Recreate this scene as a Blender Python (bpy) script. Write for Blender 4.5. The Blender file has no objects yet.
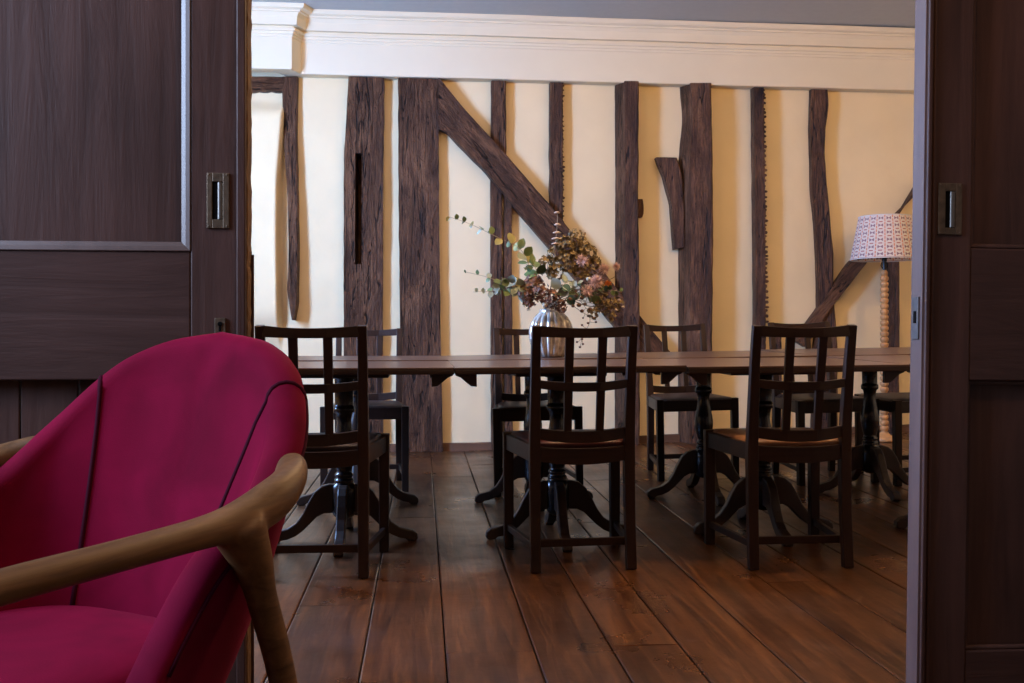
import bpy, bmesh, math, random
from mathutils import Vector, Matrix, noise
rnd = random.Random(7)
sc = bpy.context.scene
COL = sc.collection
PI = math.pi
V = Vector

# ------------------------------------------------------------------ camera
F = 35.0 / 36.0 * 1024
CAMZ = 0.85
PSI = math.radians(5.16)
CP, SP = math.cos(PSI), math.sin(PSI)
HORIZON = 333.0
cam_d = bpy.data.cameras.new('camera')
cam_d.lens = 35
cam_d.sensor_width = 36
cam_d.shift_y = -(341.5 - HORIZON) / 1024
cam_d.clip_start = 0.05
cam = bpy.data.objects.new('camera', cam_d)
cam.location = (0, 0, CAMZ)
cam.rotation_euler = (PI / 2, 0, -PSI)
COL.objects.link(cam)
sc.camera = cam


def at(u, v, Y):
    """world point seen at (u, v) on the plane y = Y"""
    a = (u - 512) / F
    b = (HORIZON - v) / F
    dx, dy = a * CP + SP, CP - a * SP
    t = Y / dy
    return V((dx * t, Y, CAMZ + b * t))


def camw(lat, d):
    return lat * CP + d * SP, d * CP - lat * SP


def fz(x, y):
    """the old floor climbs slightly towards the far right corner"""
    return 0.008 * max(0, x - 0.3) * max(0, y - 3.2)


# ------------------------------------------------------------------ materials
def new_mat(name):
    m = bpy.data.materials.new(name)
    m.use_nodes = True
    nt = m.node_tree
    b = nt.nodes['Principled BSDF']
    return m, nt, b


def N(nt, t, **kw):
    n = nt.nodes.new(t)
    for k, v in kw.items():
        if k in n.inputs:
            n.inputs[k].default_value = v
        else:
            setattr(n, k, v)
    return n


def ramp(nt, stops):
    r = nt.nodes.new('ShaderNodeValToRGB')
    e = r.color_ramp.elements
    while len(e) < len(stops):
        e.new(0.5)
    for i, (p, c) in enumerate(stops):
        e[i].position = p
        e[i].color = (c[0], c[1], c[2], 1)
    return r


def wood(name, dark, light, axis='z', scale=10, stretch=14, rough=(0.35, 0.5), bump=0.15, spec=0.5, detail=6, coat=0):
    m, nt, b = new_mat(name)
    L = nt.links.new
    tc = N(nt, 'ShaderNodeTexCoord')
    mp = N(nt, 'ShaderNodeMapping')
    s = [scale * stretch] * 3
    s['xyz'.index(axis)] = scale
    s = [x / 4 for x in s]
    mp.inputs['Scale'].default_value = s
    L(tc.outputs['Object'], mp.inputs['Vector'])
    n1 = N(nt, 'ShaderNodeTexNoise', Scale=1.0, Detail=detail, Roughness=0.65, Distortion=0.6)
    L(mp.outputs[0], n1.inputs['Vector'])
    n2 = N(nt, 'ShaderNodeTexNoise', Scale=2.2, Detail=3)
    L(tc.outputs['Object'], n2.inputs['Vector'])
    mix = N(nt, 'ShaderNodeMath', operation='MULTIPLY_ADD')
    mix.inputs[1].default_value = 0.45
    L(n2.outputs['Fac'], mix.inputs[0])
    mul = N(nt, 'ShaderNodeMath', operation='MULTIPLY')
    mul.inputs[1].default_value = 0.6
    L(n1.outputs['Fac'], mul.inputs[0])
    L(mul.outputs[0], mix.inputs[2])
    r = ramp(nt, [(0.32, dark), (0.72, light)])
    L(mix.outputs[0], r.inputs[0])
    L(r.outputs[0], b.inputs['Base Color'])
    mr = N(nt, 'ShaderNodeMapRange')
    mr.inputs['To Min'].default_value = rough[0]
    mr.inputs['To Max'].default_value = rough[1]
    L(n1.outputs['Fac'], mr.inputs['Value'])
    L(mr.outputs[0], b.inputs['Roughness'])
    b.inputs['Specular IOR Level'].default_value = spec
    if coat:
        b.inputs['Coat Weight'].default_value = coat
        b.inputs['Coat Roughness'].default_value = 0.25
    bp = N(nt, 'ShaderNodeBump', Strength=bump, Distance=0.01)
    L(n1.outputs['Fac'], bp.inputs['Height'])
    L(bp.outputs[0], b.inputs['Normal'])
    return m


def plain(name, col, rough=0.5, metal=0.0, spec=0.5, var=0.0, scale=20, bump=0.0, bscale=60, sub=0.0):
    m, nt, b = new_mat(name)
    L = nt.links.new
    tc = N(nt, 'ShaderNodeTexCoord')
    n1 = N(nt, 'ShaderNodeTexNoise', Scale=scale, Detail=5)
    L(tc.outputs['Object'], n1.inputs['Vector'])
    lo = [max(0, c * (1 - var)) for c in col]
    hi = [min(1, c * (1 + var)) for c in col]
    r = ramp(nt, [(0.3, lo), (0.7, hi)])
    L(n1.outputs['Fac'], r.inputs[0])
    L(r.outputs[0], b.inputs['Base Color'])
    b.inputs['Roughness'].default_value = rough
    b.inputs['Metallic'].default_value = metal
    b.inputs['Specular IOR Level'].default_value = spec
    if bump:
        n2 = N(nt, 'ShaderNodeTexNoise', Scale=bscale, Detail=4)
        L(tc.outputs['Object'], n2.inputs['Vector'])
        bp = N(nt, 'ShaderNodeBump', Strength=bump, Distance=0.01)
        L(n2.outputs['Fac'], bp.inputs['Height'])
        L(bp.outputs[0], b.inputs['Normal'])
    return m


M = {}
M['plaster'] = plain('plaster', (0.87, 0.695, 0.425), 0.9, spec=0.15, var=0.035, scale=3.5, bump=0.35, bscale=7)
M['cornice'] = plain('cornice_paint', (0.83, 0.71, 0.50), 0.75, spec=0.25, var=0.02, scale=4, bump=0.12, bscale=9)
M['ceiling'] = plain('ceiling_paint', (0.50, 0.50, 0.47), 0.9, spec=0.1, var=0.02)
M['room_paint'] = plain('front_room_paint', (0.34, 0.28, 0.22), 0.9, spec=0.1, var=0.03)


def timber_mat(name, axis, ang=0):
    m, nt, b = new_mat(name)
    L = nt.links.new
    tc = N(nt, 'ShaderNodeTexCoord')

    def nz(sc3, detail=6, rough=0.65, dist=0.0):
        mp = N(nt, 'ShaderNodeMapping')
        mp.inputs['Scale'].default_value = sc3
        if axis == 'd':
            mp.vector_type = 'TEXTURE'
            mp.inputs['Rotation'].default_value = (0, math.radians(ang), 0)
            mp.inputs['Scale'].default_value = [1 / q for q in sc3]
        L(tc.outputs['Object'], mp.inputs['Vector'])
        n = N(nt, 'ShaderNodeTexNoise', Scale=1.0, Detail=detail, Roughness=rough, Distortion=dist)
        L(mp.outputs[0], n.inputs['Vector'])
        return n
    g = nz((70, 70, 5), 8, 0.7, 1.2) if axis != 'd' else nz((7, 70, 60), 8, 0.7, 1.2)
    big = nz((7, 7, 2.2), 5, 0.6, 0.8) if axis != 'd' else nz((2.2, 7, 7), 5, 0.6, 0.8)
    adze = nz((22, 22, 9), 5, 0.6, 2.6) if axis != 'd' else nz((9, 22, 22), 5, 0.6, 2.6)
    cr = nz((16, 16, 0.9), 3, 0.5, 0.7) if axis != 'd' else nz((0.9, 16, 16), 3, 0.5, 0.7)
    mx = N(nt, 'ShaderNodeMath', operation='MULTIPLY_ADD')
    mx.inputs[1].default_value = 0.55
    L(g.outputs['Fac'], mx.inputs[0])
    mu = N(nt, 'ShaderNodeMath', operation='MULTIPLY')
    mu.inputs[1].default_value = 0.45
    L(big.outputs['Fac'], mu.inputs[0])
    L(mu.outputs[0], mx.inputs[2])
    r = ramp(nt, [(0.34, (0.024, 0.0095, 0.0048)), (0.49, (0.107, 0.046, 0.0235)), (0.64, (0.27, 0.128, 0.064))])
    L(mx.outputs[0], r.inputs[0])
    # drying shakes: thin dark lines along the grain
    sb = N(nt, 'ShaderNodeMath', operation='SUBTRACT')
    sb.inputs[1].default_value = 0.5
    L(cr.outputs['Fac'], sb.inputs[0])
    ab = N(nt, 'ShaderNodeMath', operation='ABSOLUTE')
    L(sb.outputs[0], ab.inputs[0])
    cm = N(nt, 'ShaderNodeMapRange')
    cm.inputs['From Min'].default_value = 0.002
    cm.inputs['From Max'].default_value = 0.014
    L(ab.outputs[0], cm.inputs['Value'])
    mc = N(nt, 'ShaderNodeMix', data_type='RGBA')
    L(cm.outputs[0], mc.inputs[0])
    mc.inputs[6].default_value = (0.006, 0.003, 0.002, 1)
    L(r.outputs[0], mc.inputs[7])
    L(mc.outputs[2], b.inputs['Base Color'])
    b.inputs['Roughness'].default_value = 0.52
    b.inputs['Specular IOR Level'].default_value = 0.32
    h = N(nt, 'ShaderNodeMath', operation='MULTIPLY_ADD')
    h.inputs[1].default_value = 1.6
    L(adze.outputs['Fac'], h.inputs[0])
    L(g.outputs['Fac'], h.inputs[2])
    h2 = N(nt, 'ShaderNodeMath', operation='MULTIPLY_ADD')
    h2.inputs[1].default_value = 0.8
    L(cm.outputs[0], h2.inputs[0])
    L(h.outputs[0], h2.inputs[2])
    bp = N(nt, 'ShaderNodeBump', Strength=1.0, Distance=0.02)
    L(h2.outputs[0], bp.inputs['Height'])
    L(bp.outputs[0], b.inputs['Normal'])
    return m


M['timber'] = timber_mat('old_timber', 'z')
M['timber_h'] = timber_mat('old_timber_brace', 'd', 48)
M['timber_u'] = timber_mat('old_timber_rising_brace', 'd', -47)
M['timber_r'] = timber_mat('old_timber_rail', 'd', 0)
M['door'] = wood('dark_door_wood', (0.030, 0.014, 0.011), (0.105, 0.050, 0.040), 'z', 7, 12, (0.36, 0.52), 0.22, 0.3)
M['door_h'] = wood('dark_door_rail_wood', (0.030, 0.014, 0.011), (0.096, 0.046, 0.037), 'x', 7, 12, (0.36, 0.52), 0.22, 0.3)
M['edge_raw'] = wood('worn_door_edge', (0.05, 0.022, 0.008), (0.22, 0.11, 0.045), 'z', 14, 4, (0.6, 0.85), 1.0, 0.3)
M['chair'] = wood('dark_stained_chair_wood', (0.011, 0.0048, 0.003), (0.042, 0.0185, 0.011), 'z', 12, 8, (0.34, 0.5), 0.08, 0.3)
M['chair_h'] = wood('dark_stained_rail_wood', (0.011, 0.0048, 0.003), (0.042, 0.0185, 0.011), 'x', 12, 8, (0.34, 0.5), 0.08, 0.3)
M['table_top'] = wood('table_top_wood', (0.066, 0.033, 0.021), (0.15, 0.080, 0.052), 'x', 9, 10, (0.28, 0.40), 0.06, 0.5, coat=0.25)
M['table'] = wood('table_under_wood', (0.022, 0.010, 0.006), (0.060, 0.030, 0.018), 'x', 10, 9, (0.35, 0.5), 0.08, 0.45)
M['foot'] = wood('worn_foot_wood', (0.020, 0.010, 0.007), (0.060, 0.033, 0.021), 'z', 10, 6, (0.32, 0.5), 0.08, 0.5)
M['column'] = plain('black_gloss_column', (0.012, 0.011, 0.013), 0.22, spec=0.6, var=0.2)
M['oak'] = wood('oiled_oak', (0.050, 0.022, 0.008), (0.25, 0.122, 0.048), 'y', 18, 14, (0.36, 0.5), 0.1, 0.4)
M['oak_z'] = wood('oiled_oak_leg', (0.050, 0.022, 0.008), (0.24, 0.118, 0.046), 'z', 18, 14, (0.36, 0.5), 0.1, 0.4)
M['brass'] = plain('aged_brass', (0.15, 0.105, 0.07), 0.45, metal=0.7, var=0.3, scale=60, bump=0.1, bscale=120)
M['polished'] = plain('highlight_brass', (0.22, 0.20, 0.18), 0.42, metal=0.85, var=0.15, scale=60)  # brighter brass for the bead added as a highlight in the pulls
M['steel'] = plain('dull_steel', (0.085, 0.075, 0.072), 0.55, metal=0.4, var=0.2, scale=80)
M['dark'] = plain('dark_void', (0.004, 0.003, 0.003), 0.9, spec=0.1)  # near-black in place of the shade inside pull recesses and keyholes
M['skirting'] = wood('skirting_wood', (0.06, 0.028, 0.015), (0.19, 0.095, 0.055), 'x', 6, 10, (0.4, 0.6), 0.2, 0.4)
M['pine'] = wood('turned_pine', (0.40, 0.19, 0.07), (0.66, 0.36, 0.15), 'z', 14, 6, (0.35, 0.5), 0.05, 0.4)
M['black_metal'] = plain('black_metal', (0.02, 0.02, 0.02), 0.35, metal=0.7)
M['leather_dark'] = plain('dark_brown_leather', (0.035, 0.017, 0.014), 0.42, var=0.2, bump=0.15, bscale=90)
M['leather_red'] = plain('oxblood_leather', (0.075, 0.014, 0.013), 0.38, var=0.2, bump=0.15, bscale=90)
M['leather_tan'] = plain('tan_leather', (0.29, 0.145, 0.078), 0.28, var=0.15, bump=0.15, bscale=90)
M['patch'] = plain('green_worn_patch', (0.10, 0.26, 0.19), 0.6, var=0.3)
M['stem'] = plain('stem_brown', (0.10, 0.065, 0.03), 0.6)
M['stem_pale'] = plain('stem_pale', (0.42, 0.33, 0.20), 0.6)
M['leaf_blue'] = plain('eucalyptus_blue_leaf', (0.34, 0.40, 0.31), 0.55, var=0.25, scale=14)
M['leaf_green'] = plain('eucalyptus_green_leaf', (0.15, 0.21, 0.07), 0.45, var=0.35, scale=14)
M['leaf_dark'] = plain('dark_green_leaf', (0.055, 0.10, 0.035), 0.42, var=0.3, scale=16)
M['leaf_yellow'] = plain('yellowed_leaf', (0.33, 0.30, 0.10), 0.5, var=0.2, scale=14)
M['hyd_olive'] = plain('dried_olive_florets', (0.26, 0.175, 0.065), 0.75, var=0.55, scale=35)
M['hyd_brown'] = plain('dried_brown_florets', (0.23, 0.115, 0.072), 0.75, var=0.5, scale=35)
M['pink'] = plain('dusty_pink_petals', (0.74, 0.53, 0.45), 0.75, var=0.2, scale=30)
M['orange'] = plain('orange_petals', (0.66, 0.24, 0.05), 0.6, var=0.2, scale=30)
M['pod'] = plain('seed_pod', (0.17, 0.085, 0.04), 0.55, var=0.35, scale=60)
M['pale_pod'] = plain('pale_pod', (0.60, 0.52, 0.36), 0.6, var=0.25, scale=40)
M['pale_disc'] = plain('pale_pink_disc_leaf', (0.62, 0.47, 0.36), 0.6, var=0.15, scale=30)


def velvet():
    m, nt, b = new_mat('crimson_velvet')
    L = nt.links.new
    tc = N(nt, 'ShaderNodeTexCoord')
    n1 = N(nt, 'ShaderNodeTexNoise', Scale=7, Detail=4, Distortion=0.5)
    L(tc.outputs['Object'], n1.inputs['Vector'])
    n2 = N(nt, 'ShaderNodeTexNoise', Scale=420, Detail=2)
    L(tc.outputs['Object'], n2.inputs['Vector'])
    r = ramp(nt, [(0.3, (0.125, 0.0008, 0.0165)), (0.75, (0.235, 0.0018, 0.032))])
    L(n1.outputs['Fac'], r.inputs[0])
    L(r.outputs[0], b.inputs['Base Color'])
    b.inputs['Roughness'].default_value = 0.85
    b.inputs['Specular IOR Level'].default_value = 0.08
    b.inputs['Sheen Weight'].default_value = 0.22
    b.inputs['Sheen Roughness'].default_value = 0.35
    b.inputs['Sheen Tint'].default_value = (0.95, 0.12, 0.28, 1)
    bp = N(nt, 'ShaderNodeBump', Strength=0.12, Distance=0.002)
    L(n2.outputs['Fac'], bp.inputs['Height'])
    L(bp.outputs[0], b.inputs['Normal'])
    return m


M['velvet'] = velvet()
M['piping'] = plain('dark_crimson_piping', (0.045, 0.0015, 0.012), 0.8, spec=0.1)


def floor_mat():
    m, nt, b = new_mat('old_floorboards')
    L = nt.links.new
    tc = N(nt, 'ShaderNodeTexCoord')
    at_ = N(nt, 'ShaderNodeAttribute', attribute_name='plank')
    mp = N(nt, 'ShaderNodeMapping')
    mp.inputs['Scale'].default_value = (26, 1.6, 10)
    add = N(nt, 'ShaderNodeVectorMath', operation='MULTIPLY_ADD')
    add.inputs[1].default_value = (13, 7, 3)
    L(at_.outputs['Color'], add.inputs[0])
    L(tc.outputs['Object'], add.inputs[2])
    L(add.outputs[0], mp.inputs['Vector'])
    g = N(nt, 'ShaderNodeTexNoise', Scale=1.0, Detail=8, Roughness=0.65, Distortion=0.8)
    L(mp.outputs[0], g.inputs['Vector'])
    w = N(nt, 'ShaderNodeTexNoise', Scale=2.4, Detail=6, Roughness=0.6)
    L(tc.outputs['Object'], w.inputs['Vector'])
    r = ramp(nt, [(0.30, (0.030, 0.0102, 0.0035)), (0.50, (0.086, 0.0305, 0.0095)), (0.74, (0.185, 0.069, 0.0200))])
    L(g.outputs['Fac'], r.inputs[0])
    # per-plank tone
    hsv = N(nt, 'ShaderNodeHueSaturation')
    mr = N(nt, 'ShaderNodeMapRange')
    mr.inputs['To Min'].default_value = 0.72
    mr.inputs['To Max'].default_value = 1.25
    sep = N(nt, 'ShaderNodeSeparateColor')
    L(at_.outputs['Color'], sep.inputs[0])
    L(sep.outputs[0], mr.inputs['Value'])
    L(mr.outputs[0], hsv.inputs['Value'])
    L(r.outputs[0], hsv.inputs['Color'])
    # scuffs: pale worn polish
    sm = N(nt, 'ShaderNodeMapping')
    sm.inputs['Scale'].default_value = (4.5, 9, 1)
    L(tc.outputs['Object'], sm.inputs['Vector'])
    s = N(nt, 'ShaderNodeTexNoise', Scale=1.0, Detail=9, Roughness=0.75)
    L(sm.outputs[0], s.inputs['Vector'])
    sr = ramp(nt, [(0.58, (0, 0, 0)), (0.74, (1, 1, 1))])
    L(s.outputs['Fac'], sr.inputs[0])
    mx = N(nt, 'ShaderNodeMix', data_type='RGBA')
    mul = N(nt, 'ShaderNodeMath', operation='MULTIPLY')
    mul.inputs[1].default_value = 0.3
    L(sr.outputs[0], mul.inputs[0])
    L(mul.outputs[0], mx.inputs[0])
    L(hsv.outputs[0], mx.inputs[6])
    mx.inputs[7].default_value = (0.24, 0.17, 0.14, 1)
    L(mx.outputs[2], b.inputs['Base Color'])
    rr = N(nt, 'ShaderNodeMapRange')
    rr.inputs['From Min'].default_value = 0.3
    rr.inputs['From Max'].default_value = 0.7
    rr.inputs['To Min'].default_value = 0.22
    rr.inputs['To Max'].default_value = 0.46
    L(w.outputs['Fac'], rr.inputs['Value'])
    L(rr.outputs[0], b.inputs['Roughness'])
    b.inputs['Specular IOR Level'].default_value = 0.5
    ad = N(nt, 'ShaderNodeMath', operation='MULTIPLY_ADD')
    ad.inputs[1].default_value = 2.5
    L(w.outputs['Fac'], ad.inputs[0])
    L(g.outputs['Fac'], ad.inputs[2])
    bp = N(nt, 'ShaderNodeBump', Strength=0.16, Distance=0.01)
    L(ad.outputs[0], bp.inputs['Height'])
    L(bp.outputs[0], b.inputs['Normal'])
    return m


M['floor'] = floor_mat()


def glass_vase_mat():
    m, nt, b = new_mat('mercury_glass')
    b.inputs['Base Color'].default_value = (0.74, 0.72, 0.68, 1)
    b.inputs['Metallic'].default_value = 0.6
    b.inputs['Roughness'].default_value = 0.10
    b.inputs['Coat Weight'].default_value = 0.5
    b.inputs['Coat Roughness'].default_value = 0.03
    L = nt.links.new
    tc = N(nt, 'ShaderNodeTexCoord')
    n = N(nt, 'ShaderNodeTexNoise', Scale=30, Detail=5)
    L(tc.outputs['Object'], n.inputs['Vector'])
    r = ramp(nt, [(0.35, (0.52, 0.46, 0.38)), (0.65, (0.82, 0.78, 0.71))])
    L(n.outputs['Fac'], r.inputs[0])
    L(r.outputs[0], b.inputs['Base Color'])
    return m


M['vase'] = glass_vase_mat()


def shade_mat():
    m, nt, b = new_mat('block_print_shade')
    L = nt.links.new
    uv = N(nt, 'ShaderNodeUVMap')
    sep = N(nt, 'ShaderNodeSeparateXYZ')
    L(uv.outputs[0], sep.inputs[0])

    def math_(op, a, bb=None, c=None):
        n = N(nt, 'ShaderNodeMath', operation=op)
        for i, x in enumerate((a, bb, c)):
            if x is None:
                continue
            if isinstance(x, (int, float)):
                n.inputs[i].default_value = x
            else:
                L(x, n.inputs[i])
        return n.outputs[0]
    fx = math_('SUBTRACT', math_('FRACT', math_('MULTIPLY', sep.outputs[0], 22)), 0.5)
    fy = math_('SUBTRACT', math_('FRACT', math_('MULTIPLY', sep.outputs[1], 6)), 0.5)
    ax = math_('ABSOLUTE', fx)
    ay = math_('ABSOLUTE', fy)
    # bow tie
    bow = math_('MULTIPLY', math_('LESS_THAN', ax, 0.29), math_('LESS_THAN', ay, math_('MULTIPLY_ADD', ax, 0.75, 0.02)))
    dash = math_('MULTIPLY', math_('LESS_THAN', ax, 0.22), math_('GREATER_THAN', ay, 0.43))
    fy2 = math_('ABSOLUTE', math_('SUBTRACT', math_('FRACT', math_('MULTIPLY', sep.outputs[1], 12)), 0.5))
    line = math_('MULTIPLY', math_('GREATER_THAN', ax, 0.43), math_('LESS_THAN', fy2, 0.38))
    edge = math_('LESS_THAN', sep.outputs[1], 0.02)

    def mixc(fac, a, bcol):
        mx = N(nt, 'ShaderNodeMix', data_type='RGBA')
        L(fac, mx.inputs[0])
        if isinstance(a, tuple):
            mx.inputs[6].default_value = a
        else:
            L(a, mx.inputs[6])
        mx.inputs[7].default_value = bcol
        return mx.outputs[2]
    c = mixc(bow, (0.88, 0.80, 0.73, 1), (0.34, 0.20, 0.24, 1))
    c = mixc(dash, c, (0.50, 0.17, 0.16, 1))
    c = mixc(line, c, (0.80, 0.36, 0.22, 1))
    c = mixc(edge, c, (0.40, 0.22, 0.18, 1))
    L(c, b.inputs['Base Color'])
    b.inputs['Roughness'].default_value = 0.85
    b.inputs['Specular IOR Level'].default_value = 0.1
    b.inputs['Subsurface Weight'].default_value = 0.0
    # thin linen lets some light through
    tr = N(nt, 'ShaderNodeBsdfTranslucent')
    L(c, tr.inputs['Color'])
    mxs = N(nt, 'ShaderNodeMixShader')
    mxs.inputs[0].default_value = 0.25
    L(b.outputs[0], mxs.inputs[1])
    L(tr.outputs[0], mxs.inputs[2])
    L(mxs.outputs[0], nt.nodes['Material Output'].inputs['Surface'])
    return m


M['shade'] = shade_mat()
M['shade_lining'] = plain('white_shade_lining', (0.78, 0.77, 0.76), 0.8, spec=0.1)


# ------------------------------------------------------------------ mesh builder
class MB:
    def __init__(s):
        s.v, s.f = [], []
        s.uv = None

    def add(s, vs, fs):
        o = len(s.v)
        s.v += [tuple(p) for p in vs]
        s.f += [tuple(i + o for i in f) for f in fs]
        return s

    def box(s, c, d, mat=None):
        cx, cy, cz = c
        hx, hy, hz = d[0] / 2, d[1] / 2, d[2] / 2
        vs = [V((sx * hx, sy * hy, sz * hz)) for sz in (-1, 1) for sy in (-1, 1) for sx in (-1, 1)]
        if mat is not None:
            vs = [mat @ p for p in vs]
        vs = [p + V(c) for p in vs]
        return s.add(vs, [(0, 2, 3, 1), (4, 5, 7, 6), (0, 1, 5, 4), (2, 6, 7, 3), (0, 4, 6, 2), (1, 3, 7, 5)])

    def loft(s, rings, closed=True, caps=True):
        n = len(rings[0])
        vs = [p for r in rings for p in r]
        fs = []
        for i in range(len(rings) - 1):
            for j in range(n if closed else n - 1):
                k = (j + 1) % n
                fs.append((i * n + j, i * n + k, (i + 1) * n + k, (i + 1) * n + j))
        if caps and closed:
            fs.append(tuple(reversed(range(n))))
            fs.append(tuple((len(rings) - 1) * n + j for j in range(n)))
        return s.add(vs, fs)

    def bar(s, pts, w, d, up=V((0, 1, 0))):
        """rectangular bar through pts; w along side axis, d along 'up'-ish axis; w, d may be lists"""
        pts = [V(p) for p in pts]
        rings = []
        for i, p in enumerate(pts):
            a = pts[max(0, i - 1)]
            b = pts[min(len(pts) - 1, i + 1)]
            t = (b - a).normalized()
            sd = t.cross(up).normalized()
            u = sd.cross(t).normalized()
            ww = w[i] if isinstance(w, (list, tuple)) else w
            dd = d[i] if isinstance(d, (list, tuple)) else d
            rings.append([p + sd * (x * ww / 2) + u * (y * dd / 2) for x, y in ((-1, -1), (1, -1), (1, 1), (-1, 1))])
        return s.loft(rings)

    def tube(s, pts, r, n=8, up=V((0, 0, 1)), sq=1.0):
        pts = [V(p) for p in pts]
        rings = []
        for i, p in enumerate(pts):
            a = pts[max(0, i - 1)]
            b = pts[min(len(pts) - 1, i + 1)]
            t = (b - a)
            t = t.normalized() if t.length > 1e-9 else V((0, 0, 1))
            uu = up if abs(t.dot(up)) < 0.97 else V((0, 1, 0))
            sd = t.cross(uu).normalized()
            u = sd.cross(t).normalized()
            rr = r[i] if isinstance(r, (list, tuple)) else r
            if isinstance(rr, (list, tuple)):
                ra, rb = rr
            else:
                ra = rb = rr
            ring = []
            for k in range(n):
                an = 2 * PI * k / n
                ring.append(p + sd * (math.cos(an) * ra) + u * (math.sin(an) * rb))
            rings.append(ring)
        return s.loft(rings)

    def lathe(s, prof, n=24, c=(0, 0, 0), mod=None, caps=True):
        rings = []
        for r, z in prof:
            ring = []
            for k in range(n):
                a = 2 * PI * k / n
                rr = r * (mod(a, z) if mod else 1)
                ring.append(V((c[0] + rr * math.cos(a), c[1] + rr * math.sin(a), c[2] + z)))
            rings.append(ring)
        return s.loft(rings, True, caps)

    def prism(s, pts2, a, b, f):
        """extrude polygon pts2 between a and b; f(x, y, t) -> world"""
        n = len(pts2)
        vs = [f(x, y, a) for x, y in pts2] + [f(x, y, b) for x, y in pts2]
        fs = [tuple(range(n - 1, -1, -1)), tuple(range(n, 2 * n))]
        fs += [(i, (i + 1) % n, n + (i + 1) % n, n + i) for i in range(n)]
        return s.add(vs, fs)

    def ball(s, c, r, nu=8, nv=6, sc_=(1, 1, 1)):
        c = V(c)
        vs = [c + V((0, 0, -r * sc_[2]))]
        for i in range(1, nv):
            t = -PI / 2 + PI * i / nv
            for k in range(nu):
                a = 2 * PI * k / nu
                vs.append(c + V((r * sc_[0] * math.cos(t) * math.cos(a), r * sc_[1] * math.cos(t) * math.sin(a), r * sc_[2] * math.sin(t))))
        vs.append(c + V((0, 0, r * sc_[2])))
        fs = [(0, 1 + (k + 1) % nu, 1 + k) for k in range(nu)]
        for i in range(nv - 2):
            for k in range(nu):
                a0 = 1 + i * nu
                fs.append((a0 + k, a0 + (k + 1) % nu, a0 + nu + (k + 1) % nu, a0 + nu + k))
        top = len(vs) - 1
        a0 = 1 + (nv - 2) * nu
        fs += [(a0 + k, a0 + (k + 1) % nu, top) for k in range(nu)]
        return s.add(vs, fs)

    def build(s, name, mat, parent=None, smooth=False, bevel=0.0, segs=2, angle=35, subsurf=0):
        me = bpy.data.meshes.new(name)
        me.from_pydata([tuple(p) for p in s.v], [], s.f)
        bm = bmesh.new()
        bm.from_mesh(me)
        bmesh.ops.recalc_face_normals(bm, faces=bm.faces)
        bm.to_mesh(me)
        bm.free()
        me.materials.append(mat if not isinstance(mat, str) else M[mat])
        if smooth:
            for p in me.polygons:
                p.use_smooth = True
        o = bpy.data.objects.new(name, me)
        COL.objects.link(o)
        if parent is not None:
            o.parent = parent
        if bevel:
            md = o.modifiers.new('edge', 'BEVEL')
            md.width = bevel
            md.segments = segs
            md.limit_method = 'ANGLE'
            md.angle_limit = math.radians(angle)
        if subsurf:
            md = o.modifiers.new('smooth', 'SUBSURF')
            md.levels = md.render_levels = subsurf
        return o


def tag(o, label=None, cat=None, group=None, kind=None):
    if label:
        o['label'] = label
    if cat:
        o['category'] = cat
    if group:
        o['group'] = group
    if kind:
        o['kind'] = kind
    return o


def thing(name, label, cat, loc=(0, 0, 0), rz=0, group=None, tilt=True, kind=None):
    o = bpy.data.objects.new(name, None)
    o.empty_display_size = 0.1
    COL.objects.link(o)
    place(o, loc, rz, tilt)
    return tag(o, label, cat, group, kind)


def place(o, loc, rz=0, tilt=True):
    x, y = loc[0], loc[1]
    o.location = loc
    m = Matrix.Rotation(rz, 3, 'Z')
    if tilt and x > 0.3 and y > 3.2:
        nx, ny = -0.008 * (y - 3.2), -0.008 * (x - 0.3)
        q = V((0, 0, 1)).rotation_difference(V((nx, ny, 1)).normalized())
        m = q.to_matrix() @ m
    o.rotation_euler = m.to_euler()


def copy_tree(o, parent=None):
    c = o.copy()
    COL.objects.link(c)
    if parent is not None:
        c.parent = parent
    for ch in list(o.children):
        copy_tree(ch, c)
    return c


def struct(o, label=None, cat=None):
    o['kind'] = 'structure'
    return tag(o, label, cat)


# ------------------------------------------------------------------ room shell
YW = 7.20            # face of the far wall
XL, XR = -2.45, 4.6  # far room side walls
ZC = 3.095           # ceiling
FX0, FX1, FY0 = -2.3, 2.7, -2.6   # front room
YD = 1.90            # plane of the sliding doors

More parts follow.
